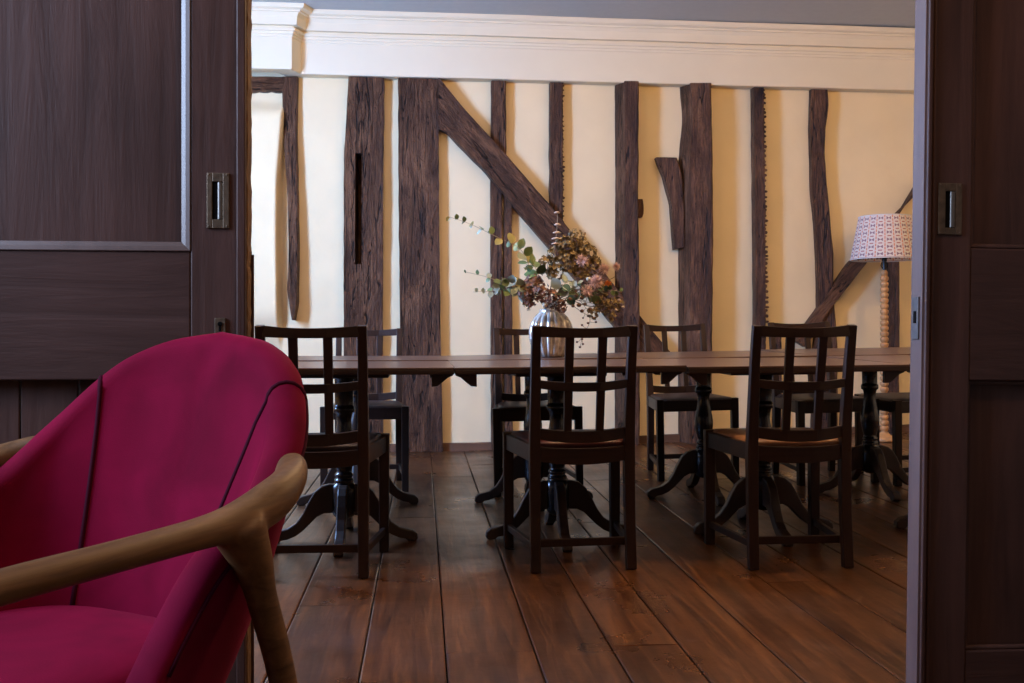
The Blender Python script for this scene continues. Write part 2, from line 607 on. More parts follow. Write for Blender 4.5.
# floor: individual old boards, one mesh
edges = [-2.50, -2.27, -2.03, -1.80, -1.57, -1.33, -1.09, -0.86, -0.615, -0.385, -0.155, 0.062, 0.30, 0.51, 0.70, 0.93, 1.17, 1.37, 1.60, 1.82, 2.05, 2.28, 2.52, 2.75, 2.98, 3.2, 3.45, 3.68, 3.9, 4.15, 4.38, 4.62]
joints = {10: [4.61], 11: [2.65, 5.9], 12: [6.4], 13: [2.67, 5.1], 14: [4.4], 15: [1.9, 5.6], 16: [3.3, 6.1], 9: [3.15, 5.7], 8: [2.2, 4.9], 17: [4.7], 18: [2.4, 5.5]}
fl = MB()
plank_vals = []
for i in range(len(edges) - 1):
    x0, x1 = edges[i] + 0.0022, edges[i + 1] - 0.0022
    js = joints.get(i, [rnd.uniform(2, 3.5), rnd.uniform(4.5, 6)])
    ys = [FY0 - 0.1] + js + [YW + 0.05]
    for a, b in zip(ys[:-1], ys[1:]):
        a2, b2 = a + 0.0012, b - 0.0012
        n = max(2, int((b2 - a2) / 0.22))
        val = rnd.random()
        cup = rnd.uniform(-0.0012, 0.0012)
        tilt = rnd.uniform(-0.0012, 0.0012)
        rings = []
        for k in range(n + 1):
            y = a2 + (b2 - a2) * k / n
            ring = []
            for t in (0, 0.02, 0.25, 0.5, 0.75, 0.98, 1):
                x = x0 + (x1 - x0) * t
                e = -0.0018 if t in (0, 1) else 0
                z = fz(x, y) + cup * (1 - (2 * t - 1) ** 2) + tilt * (t - 0.5) + e - 0.001
                ring.append(V((x, y, z)))
            ring.append(V((x1, y, fz(x1, y) - 0.02)))
            ring.append(V((x0, y, fz(x0, y) - 0.02)))
            rings.append(ring)
        nf = len(fl.f)
        fl.loft(rings)
        plank_vals += [val] * (len(fl.f) - nf)
fo = fl.build('floor', 'floor')
ca = fo.data.color_attributes.new('plank', 'FLOAT_COLOR', 'CORNER')
for p in fo.data.polygons:
    v_ = plank_vals[p.index]
    r2 = (v_ * 7.31) % 1
    for li in p.loop_indices:
        ca.data[li].color = (v_, r2, (v_ * 3.7) % 1, 1)
struct(fo, 'dark polished wide floorboards running away from the doorway', 'floor')
ub = MB().box(((XL + XR) / 2, (FY0 + YW) / 2, -0.06), (XR - XL + 0.4, YW - FY0 + 0.4, 0.06)).build('trim_9', 'dark')
struct(ub, 'dark underlay beneath the floorboards', 'floor')


# far wall: hand-plastered, slightly wavy, swelling forward at far left
def wall_y(x, z):
    y = YW + 0.006 * noise.noise(V((x * 1.7, 3.1, z * 1.3))) + 0.003 * noise.noise(V((x * 6, 1.1, z * 5)))
    # plaster panel beside the door stands proud of the thin stud
    xe = -1.000 + 0.006 * math.sin(z * 3) + 0.03 * max(0, (z - 1.9) / 0.5)
    if x < xe + 0.012:
        t = min(1, max(0, (xe + 0.012 - x) / 0.03))
        zt = min(1, max(0, (z - 0.7) / 0.32)) * (1 if z < 2.36 else max(0, 1 - (z - 2.36) / 0.16))
        zt = zt * zt * (3 - 2 * zt)
        y -= 0.12 * (t * t * (3 - 2 * t)) * zt
    if -0.53 < x < -0.37 and 1.30 < z < 2.22:
        y += 0.15  # pocket behind the mortise
    return y


wb = MB()
xs = [XL - 0.1 + i * 0.03 for i in range(44)] + [-1.23 + i * 0.01 for i in range(1, 31)]
xs += [-0.93 + i * 0.03 for i in range(1, int((XR + 0.1 + 0.93) / 0.03) + 2)]
zs = [-0.05 + i * 0.04 for i in range(80)]
rings = [[V((x, wall_y(x, z), z)) for x in xs] for z in zs]
wb.loft(rings, closed=False)
wb.box(((XL + XR) / 2, YW + 0.30, 1.55), (XR - XL + 0.3, 0.2, 3.3))
struct(wb.build('wall_back', 'plaster', smooth=True), 'cream plaster wall between the exposed dark timbers', 'wall')


def wall_box(name, c, d, mat, label):
    return struct(MB().box(c, d).build(name, mat), label, 'wall')


# left wall of far room with a tall window opening
WY0, WY1, WZ0, WZ1 = 4.45, 5.05, 0.98, 2.70
lw = MB()
for (y0, y1, z0, z1) in ((YD + 0.12, WY0, 0, ZC), (WY1, YW + 0.1, 0, ZC), (WY0, WY1, 0, WZ0), (WY0, WY1, WZ1, ZC)):
    lw.box((XL - 0.1, (y0 + y1) / 2, (z0 + z1) / 2), (0.2, y1 - y0, z1 - z0))
struct(lw.build('wall_left', 'plaster'), 'side wall of the far room with a window', 'wall')
wall_box('wall_right', (XR + 0.1, (YD + YW) / 2, ZC / 2), (0.2, YW - YD, ZC), 'plaster', 'right side wall of the far room')
wf = MB()
for (yy0, yy1, xx) in ((WY0, WY1, XL),):
    for y in (yy0 + 0.03, (yy0 + yy1) / 2, yy1 - 0.03):
        wf.box((xx - 0.15, y, (WZ0 + WZ1) / 2), (0.05, 0.035, WZ1 - WZ0))
    for z in (WZ0 + 0.03, (WZ0 + WZ1) / 2, WZ1 - 0.03):
        wf.box((xx - 0.15, (yy0 + yy1) / 2, z), (0.05, yy1 - yy0, 0.035))
struct(wf.build('window_1', 'cornice'), 'white sash window in the left wall of the far room', 'window')

# partition with the wide opening that the sliding doors run in
pt = MB()
pt.box(((FX0 - 1.36) / 2, YD + 0.15, ZC / 2), (-1.36 - FX0, 0.1, ZC))
pt.box(((2.02 + XR) / 2, YD + 0.15, ZC / 2), (XR - 2.02, 0.1, ZC))
pt.box((0.33, YD + 0.15, (2.32 + ZC) / 2), (3.4, 0.1, ZC - 2.32))
pt.box(((FX0 - 1.36) / 2, YD - 0.09, ZC / 2), (-1.36 - FX0, 0.06, ZC))
pt.box(((2.02 + FX1) / 2, YD - 0.09, ZC / 2), (FX1 - 2.02, 0.06, ZC))
pt.box((0.33, YD - 0.09, (2.32 + ZC) / 2), (3.4, 0.06, ZC - 2.32))
struct(pt.build('wall_front', 'room_paint'), 'partition above and beside the sliding doors', 'wall')

# front room
GY0, GY1, GZ0, GZ1 = 0.70, 1.68, 1.15, 2.75
fw = MB()
for (y0, y1, z0, z1) in ((FY0, GY0, 0, ZC), (GY1, YD, 0, ZC), (GY0, GY1, 0, GZ0), (GY0, GY1, GZ1, ZC)):
    fw.box((FX0 - 0.1, (y0 + y1) / 2, (z0 + z1) / 2), (0.2, y1 - y0, z1 - z0))
struct(fw.build('wall_near_left', 'room_paint'), 'left wall of the front room', 'wall')
wf = MB()
for y in (GY0 + 0.03, (GY0 + GY1) / 2, GY1 - 0.03):
    wf.box((FX0 - 0.15, y, (GZ0 + GZ1) / 2), (0.05, 0.04, GZ1 - GZ0))
for z in (GZ0 + 0.03, (GZ0 + GZ1) / 2, GZ1 - 0.03):
    wf.box((FX0 - 0.15, (GY0 + GY1) / 2, z), (0.05, GY1 - GY0, 0.04))
struct(wf.build('window_2', 'cornice'), 'sash window in the left wall of the front room', 'window')
wall_box('wall_near_right', (FX1 + 0.1, (FY0 + YD) / 2, ZC / 2), (0.2, YD - FY0, ZC), 'room_paint', 'right wall of the front room')
wall_box('wall_near_rear', (0.2, FY0 - 0.1, ZC / 2), (FX1 - FX0 + 0.4, 0.2, ZC), 'room_paint', 'rear wall of the front room')
struct(MB().box(((XL + XR) / 2, (FY0 + YW) / 2, ZC + 0.05), (XR - XL + 0.5, YW - FY0 + 0.5, 0.1)).build('ceiling', 'ceiling'),
       'flat grey painted ceiling above the cornice', 'ceiling')

# cornice: boxed plaster beam with moulding, stepping forward at the left
prof = [(0.0, 2.672), (0.108, 2.668), (0.112, 2.676), (0.113, 2.885), (0.118, 2.892), (0.118, 2.905), (0.124, 2.910), (0.124, 2.925), (0.134, 2.930),
        (0.137, 2.945), (0.122, 2.948), (0.122, 2.960), (0.150, 2.964), (0.150, 2.972), (0.154, 3.02), (0.166, 3.045), (0.176, 3.048), (0.178, 3.058), (0.20, 3.068), (0.206, 3.082), (0.206, 3.10), (0.0, 3.10)]
X0c = -1.007
rA = [V((XL - 0.05, YW - 0.12 - q, z)) for q, z in prof]
rB = [V((X0c + q, YW - 0.12 - q, z)) for q, z in prof]
rC = [V((X0c + 0.048 + q, YW - q, z + 0.0)) for q, z in prof]
rings = [rA, rB, rC]
nseg = 26
for k in range(1, nseg + 1):
    x = X0c + 0.048 + (XR - X0c) * k / nseg
    w = -0.0035 * (x + 1)
    rings.append([V((x + (q if k == 0 else 0), YW - q - 0.004 * noise.noise(V((x * 1.3, 0, z))), z + w * (1 if z > 3 or z < 2.7 else 0.9) + 0.004 * noise.noise(V((x * 1.1, 5, 0))))) for q, z in prof])
# keep the return mitre clean
tr = MB().loft(rings, True, True)
struct(tr.build('trim_1', 'cornice'), 'cream boxed plaster beam and cornice along the top of the wall', 'cornice')

# skirting
sk = MB()
n = 40
rings = []
for k in range(n + 1):
    x = XL + (XR - XL) * k / n
    z0 = fz(x, YW - 0.02)
    h = 0.056 + 0.003 * noise.noise(V((x * 3, 0, 0)))
    rings.append([V((x, YW - 0.022, z0 - 0.01)), V((x, YW - 0.022, z0 + h - 0.006)), V((x, YW - 0.016, z0 + h)), V((x, YW + 0.05, z0 + h)), V((x, YW + 0.05, z0 - 0.01))])
sk.loft(rings)
struct(sk.build('baseboard_back', 'skirting'), 'low brown skirting strip at the foot of the plaster wall', 'baseboard')


# ------------------------------------------------------------------ exposed timbers
def timber(name, label, pairs, p, mat='timber', n=60, cols=None, seed=0, jag=0.0, jagL=0.0, rough=0.006, slot=None, lean=None, smooth=True, edge=0.004, cham=None, knobs=None):
    """pairs: (uA, vA, uB, vB) of the two long edges along the timber; p: how far it stands out of the plaster"""
    # length parameter
    mids = [((a + c) / 2, (b + d) / 2) for a, b, c, d in pairs]
    acc = [0]
    for i in range(1, len(mids)):
        acc.append(acc[-1] + math.hypot(mids[i][0] - mids[i - 1][0], mids[i][1] - mids[i - 1][1]))
    tot = acc[-1]
    ts = [tot * k / n for k in range(n + 1)]
    if slot:
        v0, v1, f0, f1 = slot
        ts += [v0, v0 + 1, v1, v1 + 1]
        ts = sorted(ts)
    fs_ = cols or [0.0, 0.06, 0.2, 0.35, 0.5, 0.65, 0.8, 0.94, 1.0]
    if slot:
        fs_ = sorted([0.0, 0.06, 0.18, f0 - 0.012, f0, f1, f1 + 0.012, 0.55, 0.68, 0.82, 0.94, 1.0])
    rings = []
    for k, t in enumerate(ts):
        i = 0
        while i < len(acc) - 2 and t > acc[i + 1]:
            i += 1
        q = (t - acc[i]) / max(1e-6, acc[i + 1] - acc[i])
        P = [pairs[i][j] + (pairs[i + 1][j] - pairs[i][j]) * q for j in range(4)]
        pp = p(t / tot) if callable(p) else p
        A, B = at(P[0], P[1], YW - pp), at(P[2], P[3], YW - pp)
        jr = jag * (1 if (k % 3) < 2 else -1) * (0.6 + 0.4 * rnd.random()) if jag else 0
        wob = 0.004
        ax = (B - A).normalized()
        A = A + ax * wob * noise.noise(V((t * 0.06, seed, 1))) + ax * (jagL * rnd.uniform(-1, 1))
        B = B + ax * wob * noise.noise(V((t * 0.06, seed, 9))) + ax * jr
        ring = [V((A.x, YW + 0.05, A.z))]
        for f in fs_:
            c = A.lerp(B, f)
            ed = edge * 2 if f in (0.0, 1.0) else (edge * 0.4 if f in (0.06, 0.94) else 0)
            dy = ed + rough * noise.noise(V((c.x * 9, seed, c.z * 5))) + rough * 0.6 * noise.noise(V((c.x * 28, seed, c.z * 12)))
            if cham and f < cham[0]:
                dy += cham[1] * (1 - f / cham[0])
            if slot and f0 - 1e-6 <= f <= f1 + 1e-6 and v0 + 0.5 <= t <= v1 + 0.5:
                dy = 0.20
            ring.append(V((c.x, YW - pp + dy, c.z)))
        ring.append(V((B.x, YW + 0.05, B.z)))
        rings.append(ring)
    tm = MB().loft(rings)
    if knobs:
        u0, v0_, u1, v1_, du, step = knobs
        vv = v0_
        while vv < v1_:
            uu = u0 + (u1 - u0) * (vv - v0_) / (v1_ - v0_)
            c = at(uu + rnd.uniform(-0.6, 0.8), vv, YW - p + 0.012)
            tm.ball(c, 0.017, 6, 5, (du * rnd.uniform(0.8, 1.3), 0.8, rnd.uniform(0.45, 0.8)))
            vv += step * rnd.uniform(0.7, 1.35)
    o = tm.build(name, mat, smooth=False)
    return tag(o, label, 'timber', 'exposed wall timbers', 'thing')


def S(*rows):
    return [(a, v, b, v) for a, b, v in rows]


timber('timber_rail', 'short horizontal dark timber at top left, beside the edge of the left door', [(225, 76, 225, 91), (250, 76, 250, 91), (283, 76.5, 283, 91)], 0.05, 'timber_r', n=14, jag=0.004, seed=1)
timber('timber_stud', 'thin tapering stud ending in a point, leftmost of the wall timbers', S((281.5, 298, 76.5), (283, 296.5, 130), (287.5, 297.5, 200), (288.5, 298, 250), (287, 297, 290), (288.5, 296.5, 304), (292, 293.6, 320)), lambda t: 0.05 + 0.09 * t, seed=2, n=40, edge=0.006)
timber('timber_post', 'broad dark post with a long narrow mortise slot cut in it', S((348.5, 384, 76.5), (346, 384, 120), (343.8, 383, 160), (343.5, 382.5, 330), (344, 383, 452)), 0.075, seed=3, n=70, slot=(76.5, 187, 0.30, 0.445), rough=0.009)
timber('timber_post', 'widest flat-faced dark post, just left of the diagonal brace', S((398, 438.5, 76.5), (398.5, 439, 200), (400, 440.5, 330), (401, 443, 452)), 0.075, seed=4, n=70, rough=0.009)
timber('timber_brace', 'thick diagonal brace running down behind the flower vase', [(438.5, 128, 438.5, 76.5), (447, 132, 462, 106), (488, 174, 506, 154), (512.5, 205, 530, 182), (547.5, 245, 552, 207), (609, 319, 624, 297), (650, 366, 680, 363)], 0.10, 'timber_h', seed=5, n=70, rough=0.010)
timber('timber_stud', 'narrow stud crossing behind the upper half of the diagonal brace, right of the widest post', S((491.5, 506, 77), (491, 506.5, 150), (490.5, 502, 190), (491, 502.5, 330), (491.5, 503, 452)), 0.06, seed=6)
timber('timber_strip', 'slim dark strip of timber below the brace, split from the stud beside it', S((504.5, 512, 196), (504, 512, 270), (504.5, 512.5, 340), (505, 513, 452)), 0.05, seed=7, n=30)
timber('timber_stud', 'narrow stud with a ragged nailed right edge, directly above the vase', S((550, 563, 79), (549.8, 563, 150), (550, 563, 232)), 0.06, seed=8, jag=0.002, n=110, knobs=(560.5, 82, 560.5, 228, 1.5, 4.4))
timber('timber_stud', 'straight dark post with a small peg on its right side, right of the flowers', S((618, 639, 81), (618.5, 638.5, 200), (618, 640, 330), (618, 640, 452)), 0.12, seed=9, rough=0.008, cham=(0.33, 0.10), cols=[0, 0.1, 0.2, 0.33, 0.36, 0.5, 0.65, 0.8, 0.94, 1.0])
timber('timber_peg', 'small dark wooden peg on the right edge of the post beside the flowers', S((638, 643, 199), (638, 644, 206), (638, 644, 213), (638, 642.5, 217)), 0.07, seed=10, n=6)
timber('timber_offcut', 'short curved offcut of timber leaning against the left side of the broad right post', [(656.7, 157, 677, 157.6), (664, 175, 682, 174), (671.6, 205, 684, 200), (675, 249, 685, 247)], 0.08, seed=11, n=24)
timber('timber_post', 'broad brown post with the short curved offcut at its left side', S((684, 711.5, 83), (686.5, 712, 117), (682.5, 713, 160), (682.5, 713.5, 240), (682.5, 712.5, 330), (682.5, 711.5, 450)), 0.12, seed=12, n=70, rough=0.008, cham=(0.25, 0.10), cols=[0, 0.08, 0.16, 0.25, 0.28, 0.4, 0.55, 0.7, 0.85, 0.95, 1.0])
timber('timber_stud', 'thin stud with a saw-toothed right edge, right of the broad brown post', S((754, 764, 85), (755, 765.5, 190), (756, 766, 320), (757, 767, 448)), 0.08, seed=13, jag=0.002, n=130, knobs=(763.4, 90, 766.4, 330, 0.9, 4.6))
timber('timber_stud', 'wavy crooked stud left of the lamp shade', S((811.5, 828, 87), (811.5, 829, 102), (811, 826, 130), (811.5, 824.6, 150), (812.5, 828, 190), (816, 831, 225), (817.5, 834, 255), (818.5, 833.5, 290), (818, 836.5, 325), (814, 838, 350), (813, 838, 446)), 0.055, seed=14)
timber('timber_brace', 'thin diagonal brace rising behind the lamp shade to the right door', [(796, 341, 806, 347), (820, 306, 833.4, 306), (850, 263, 867, 263), (897, 214, 905, 206), (912, 199, 917, 186), (935, 176, 940, 150)], 0.07, 'timber_u', seed=15)
timber('timber_stud', 'narrow stud standing behind the turned stem of the floor lamp', S((888, 900, 228), (888, 900, 300), (887.5, 899.5, 447)), 0.055, seed=16)
timber('timber_stud', 'stub of thin stud half hidden behind the right-hand chair back', S((774.5, 781.5, 326), (775, 782, 352), (775, 782, 445)), 0.05, seed=17, n=24)


# ------------------------------------------------------------------ sliding doors
def door(name, label, x_edge, sgn, tilt, nx):
    """sgn -1: leaf runs to -x from x_edge; +1: to +x. front face at YD"""
    W, H, T = 1.02, 2.33, 0.050
    root = thing(name, label, 'door', (x_edge, YD, 0), 0, tilt=False, kind='structure')
    root.rotation_euler = (0, tilt, 0)

    def X(d):
        return sgn * d
    return root, W, H, T, X


def zpx(v, u=300):
    return at(u, v, YD).z


# left leaf
xl = at(246, 200, YD).x
d1 = thing('door_1', 'dark panelled sliding door leaf on the left, behind the red armchair', 'door', (xl, YD, 0), 0, tilt=False, kind='structure')


def lx(u):
    return at(u, 200, YD).x - xl


WL = 1.02
zb, zt_, zr0, zr1 = 0.0, 2.33, zpx(380, 150), zpx(251, 150)
stile_in = lx(190.5)
# frame: meeting stile, outer stile, rails
o = MB().box((stile_in / 2 - 0.0, 0.025, 1.165), (-stile_in, 0.05, 2.33))
o.box((-WL + 0.06, 0.025, 1.165), (0.12, 0.05, 2.33))
o.build('stile', 'door', d1, bevel=0.003)
o = MB().box(((stile_in - WL + 0.12) / 2, 0.0255, (zr0 + zr1) / 2), (WL - 0.12 + stile_in, 0.049, zr1 - zr0))
o.box(((stile_in - WL + 0.12) / 2, 0.0255, 0.10), (WL - 0.12 + stile_in, 0.049, 0.20))
o.box(((stile_in - WL + 0.12) / 2, 0.0255, 2.25), (WL - 0.12 + stile_in, 0.049, 0.16))
o.build('rail', 'door_h', d1, bevel=0.003)
MB().box(((stile_in - WL + 0.12) / 2, 0.028, (zr1 + 2.17) / 2), (WL - 0.12 + stile_in, 0.022, 2.17 - zr1)).build('upper_panel', 'door', d1)
pn = MB()
xx = stile_in
while xx > -WL + 0.13:
    w = min(0.105, xx + WL - 0.12)
    pn.box((xx - w / 2, 0.036, (zr0 + 0.2) / 2), (w - 0.003, 0.020, zr0 - 0.2))
    xx -= w
pn.build('lower_panel', 'door', d1, bevel=0.002)
# meeting strip on the stile
MB().box((lx(241.5), -0.003, 1.165), (lx(246) - lx(236.5), 0.008, 2.33)).build('meeting_strip', 'door', d1, bevel=0.003)


def mould(root, xa, xb, za, zb_, mat, name='moulding', w=0.017, h=0.012, flat=False):
    """moulding running round the inside of a panel opening: (xa,za) .. (xb,zb_)"""
    prof = [(0, -0.004), (0.0, h * 0.55), (w * 0.06, h * 0.85), (w * 0.16, h * 0.98), (w * 0.30, h), (w * 0.48, h * 0.95), (w * 0.64, h * 0.84), (w * 0.80, h * 0.64), (w * 0.92, h * 0.36), (w, 0), (w, -0.004)]
    if flat:
        prof = [(0, -0.004), (0.0, h), (w * 0.08, h + 0.0005), (w * 0.50, h - 0.0018), (w * 0.94, h - 0.0054), (w, 0), (w, -0.004)]
    pts = [(xa, za, 1, 1), (xb, za, -1, 1), (xb, zb_, -1, -1), (xa, zb_, 1, -1)]
    rings = []
    for x, z, sx, sz in pts + pts[:1]:
        rings.append([V((x + sx * q, 0.017 - hh - 0.006, z + sz * q)) for q, hh in prof])
    m = MB().loft(rings, closed=False, caps=False)
    return m.build(name, mat, root, smooth=not flat)


M['mould'] = wood('polished_moulding_wood', (0.060, 0.034, 0.029), (0.12, 0.068, 0.055), 'z', 7, 8, (0.36, 0.45), 0.04, 0.7, coat=0.35)
mould(d1, -WL + 0.12, stile_in, zr1, 2.17, 'mould', w=0.0185, flat=True)
# worn raw edge of the leaf
rings = []
for k in range(161):
    z = 2.33 * k / 160
    j = 0.0022 * (noise.noise(V((0, 7, z * 60))) + noise.noise(V((3, 7, z * 23))))
    rings.append([V((-0.006, 0.004, z)), V((0.002 + j, 0.006, z)), V((0.003 + j * 1.3, 0.028, z)), V((0.002 + j, 0.05, z)), V((-0.006, 0.05, z))])
MB().loft(rings).build('worn_edge', 'edge_raw', d1)
MB().box((0.004, 0.046, 0.5), (0.006, 0.006, 1.0)).build('edge_bead', 'door', d1)


def flush_pull(root, u0, u1, v0, v1, ru0, ru1, rv0, rv1, X, Zf, recess_mat):
    xa, xb, za, zb2 = X(u0), X(u1), Zf(v1), Zf(v0)
    ra, rb, rza, rzb = X(ru0), X(ru1), Zf(rv1), Zf(rv0)
    pm = MB()
    y0, y1 = -0.0035, 0.001
    pm.box(((xa + ra) / 2, (y0 + y1) / 2, (za + zb2) / 2), (ra - xa, y1 - y0, zb2 - za))
    pm.box(((xb + rb) / 2, (y0 + y1) / 2, (za + zb2) / 2), (xb - rb, y1 - y0, zb2 - za))
    pm.box(((ra + rb) / 2, (y0 + y1) / 2, (za + rza) / 2), (rb - ra, y1 - y0, rza - za))
    pm.box(((ra + rb) / 2, (y0 + y1) / 2, (zb2 + rzb) / 2), (rb - ra, y1 - y0, zb2 - rzb))
    h = pm.build('flush_pull', 'brass', root, bevel=0.0012)
    # shallow cup; its near-black floor puts a deep recess's shade into colour
    rings = []
    for t, ins in ((-0.004, -0.001), (-0.0042, 0.0), (-0.0008, 0.001)):
        rings.append([V((ra + ins, t, rza + ins)), V((rb - ins, t, rza + ins)), V((rb - ins, t, rzb - ins)), V((ra + ins, t, rzb - ins))])
    c = MB().box(((ra + rb) / 2, -0.0004, (rza + rzb) / 2), (rb - ra, 0.0012, rzb - rza)).build('recess', recess_mat, h)
    # convex bead added inside the cup to give a bright highlight
    cw = MB()
    w = (rb - ra)
    rg = []
    for k in range(13):
        a = PI * k / 12
        x = rb - w * 0.26 + w * 0.26 * math.cos(a)
        y = -0.0004 - 0.0040 * math.sin(a)
        rg.append([V((x, y, rza + 0.001)), V((x, y, rzb - 0.001))])
    cw.loft(rg, closed=False)
    cw.build('highlight_bead', 'polished', h, smooth=True)
    sm = MB()
    for (x, z) in ((xa + 0.004, za + 0.004), (xb - 0.004, za + 0.004), (xa + 0.004, zb2 - 0.004), (xb - 0.004, zb2 - 0.004)):
        sm.ball((x, y0, z), 0.002, 6, 4, (1, 0.5, 1))
    sm.build('screws', 'brass', h)
    return h


flush_pull(d1, 207, 229.5, 173, 228.5, 212.5, 223, 182, 219.5, lx, lambda v: zpx(v, 218), 'dark')
kh = MB().box(((lx(215) + lx(226)) / 2, -0.002, (zpx(318, 220) + zpx(336, 220)) / 2), (lx(226) - lx(215), 0.005, zpx(318, 220) - zpx(336, 220))).build('keyhole_plate', 'brass', d1, bevel=0.001)
km = MB().lathe([(0.0045, -0.001), (0.0045, 0.001)], 12)
km.v = [(x + (lx(215) + lx(226)) / 2, z - 0.005, y + zpx(324, 220)) for x, y, z in km.v]
km.box(((lx(215) + lx(226)) / 2, -0.005, zpx(328, 220)), (0.004, 0.002, 0.012))
km.build('keyhole', 'dark', kh)

# right leaf (hangs slightly out of plumb)
xr = at(913.0, 333, YD).x + 0.0225
TILT = math.radians(0.85)
d2 = thing('door_2', 'dark panelled sliding door leaf on the right with a lit narrow edge', 'door', (xr, YD, CAMZ), 0, tilt=False, kind='structure')
d2.rotation_euler = (0, TILT, 0)
WR = 1.03


def rx(u):
    return at(u, 333, YD).x - xr


def rz_(v, u=950):
    return at(u, v, YD).z - CAMZ


b0, b1 = -CAMZ + 0.016, 2.33 - CAMZ
zm = (b0 + b1) / 2
hh = b1 - b0
sr = rx(970)
o = MB().box((sr / 2, 0.025, zm), (sr, 0.05, hh))
o.box((WR - 0.06, 0.025, zm), (0.12, 0.05, hh))
o.build('stile', 'door', d2, bevel=0.003)
q0, q1 = rz_(380), rz_(247)
cxr, wr_ = (sr + WR - 0.12) / 2, WR - 0.12 - sr
o = MB().box((cxr, 0.0255, (q0 + q1) / 2), (wr_, 0.049, q1 - q0))
o.box((cxr, 0.0255, b0 + 0.10), (wr_, 0.049, 0.20))
o.box((cxr, 0.0255, b1 - 0.08), (wr_, 0.049, 0.16))
o.build('rail', 'door_h', d2, bevel=0.003)
MB().box((cxr, 0.028, (q1 + b1 - 0.16) / 2), (wr_, 0.022, b1 - 0.16 - q1)).build('upper_panel', 'door', d2)
MB().box((cxr, 0.032, (q0 + b0 + 0.2) / 2), (wr_, 0.022, q0 - b0 - 0.2)).build('lower_panel', 'door', d2)
mould(d2, sr, WR - 0.12, q1, b1 - 0.16, 'door', w=0.010, h=0.006)
mould(d2, sr, WR - 0.12, b0 + 0.2, q0, 'door', w=0.008, h=0.004)
es = MB()
es.box((0.004, -0.004, zm), (0.008, 0.008, hh))
es.box((0.0155, -0.002, zm), (0.006, 0.005, hh))
es.build('meeting_strip', 'door', d2, bevel=0.002)
M['edge_smooth'] = wood('planed_door_edge', (0.075, 0.040, 0.036), (0.145, 0.085, 0.072), 'z', 8, 10, (0.35, 0.5), 0.08, 0.5)
MB().box((-0.001, 0.026, zm), (0.004, 0.046, hh)).build('planed_edge', 'edge_smooth', d2, bevel=0.0015)
flush_pull(d2, 936, 959.5, 183, 234.5, 943, 953, 191, 227.5, rx, rz_, 'dark')
lk = MB().box((-0.0042, 0.026, rz_(318)), (0.003, 0.026, rz_(297) - rz_(340))).build('lock_plate', 'steel', d2, bevel=0.001)
MB().box((-0.0062, 0.026, rz_(317)), (0.002, 0.009, rz_(311) - rz_(323))).build('keyhole', 'dark', lk)


# ------------------------------------------------------------------ pedestal tables (two rows of four, pushed together)
TT = 0.7225
TW, TD = 0.872, 0.866


def make_table():
    root = thing('pedestal_table', '', 'table')
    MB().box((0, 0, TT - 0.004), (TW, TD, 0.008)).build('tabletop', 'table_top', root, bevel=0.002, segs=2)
    MB().box((0, 0, TT - 0.0165), (TW - 0.002, TD - 0.002, 0.019)).build('tabletop_edge', 'table', root, bevel=0.004, segs=3)  # darker wood here stands in for shade on the front face
    # underframe: bearers and ogee corner brackets
    bm_ = MB()
    bm_.box((0, 0, TT - 0.026 - 0.012), (0.37, 0.30, 0.024))
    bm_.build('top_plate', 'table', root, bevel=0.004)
    for sx in (-1, 1):
        for y0 in (-0.385, 0.363):
            pr = [(0.432, 0), (0.432, -0.006), (0.412, -0.014), (0.392, -0.032), (0.374, -0.046), (0.352, -0.048), (0.352, 0)]
            b_ = MB().prism(pr, y0, y0 + 0.022, lambda x, z, t, s=sx: V((s * x, t, TT - 0.0255 + z)))
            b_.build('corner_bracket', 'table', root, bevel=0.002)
    prof = [(0.060, 0.676), (0.060, 0.668), (0.0385, 0.662), (0.0375, 0.56), (0.0385, 0.552), (0.0425, 0.548), (0.0435, 0.538), (0.042, 0.528), (0.034, 0.522), (0.030, 0.505), (0.029, 0.485),
            (0.033, 0.455), (0.042, 0.415), (0.047, 0.385), (0.046, 0.355), (0.040, 0.320), (0.032, 0.295), (0.029, 0.284), (0.035, 0.279), (0.038, 0.272), (0.035, 0.265), (0.032, 0.261),
            (0.038, 0.256), (0.041, 0.250), (0.038, 0.244), (0.040, 0.238), (0.048, 0.230), (0.050, 0.20), (0.049, 0.12), (0.040, 0.105), (0.022, 0.095), (0.004, 0.09)]
    MB().lathe(prof, 28).build('column', 'column', root, smooth=True)
    fp = [(0.030, 0.235), (0.060, 0.236), (0.090, 0.228), (0.118, 0.205), (0.142, 0.165), (0.165, 0.118), (0.192, 0.080), (0.225, 0.058), (0.255, 0.050), (0.280, 0.044), (0.297, 0.030), (0.300, 0.012), (0.292, 0.0),
          (0.262, 0.0), (0.250, 0.010), (0.225, 0.014), (0.192, 0.028), (0.160, 0.052), (0.132, 0.080), (0.108, 0.104), (0.080, 0.118), (0.030, 0.120)]
    for k in range(4):
        a = k * PI / 2
        ca, sa = math.cos(a), math.sin(a)
        ft = MB().prism(fp, -0.019, 0.019, lambda r, z, t: V((r * ca - t * sa, r * sa + t * ca, z)))
        ft.build('foot', 'foot', root, bevel=0.005, segs=2, angle=50)
    return root


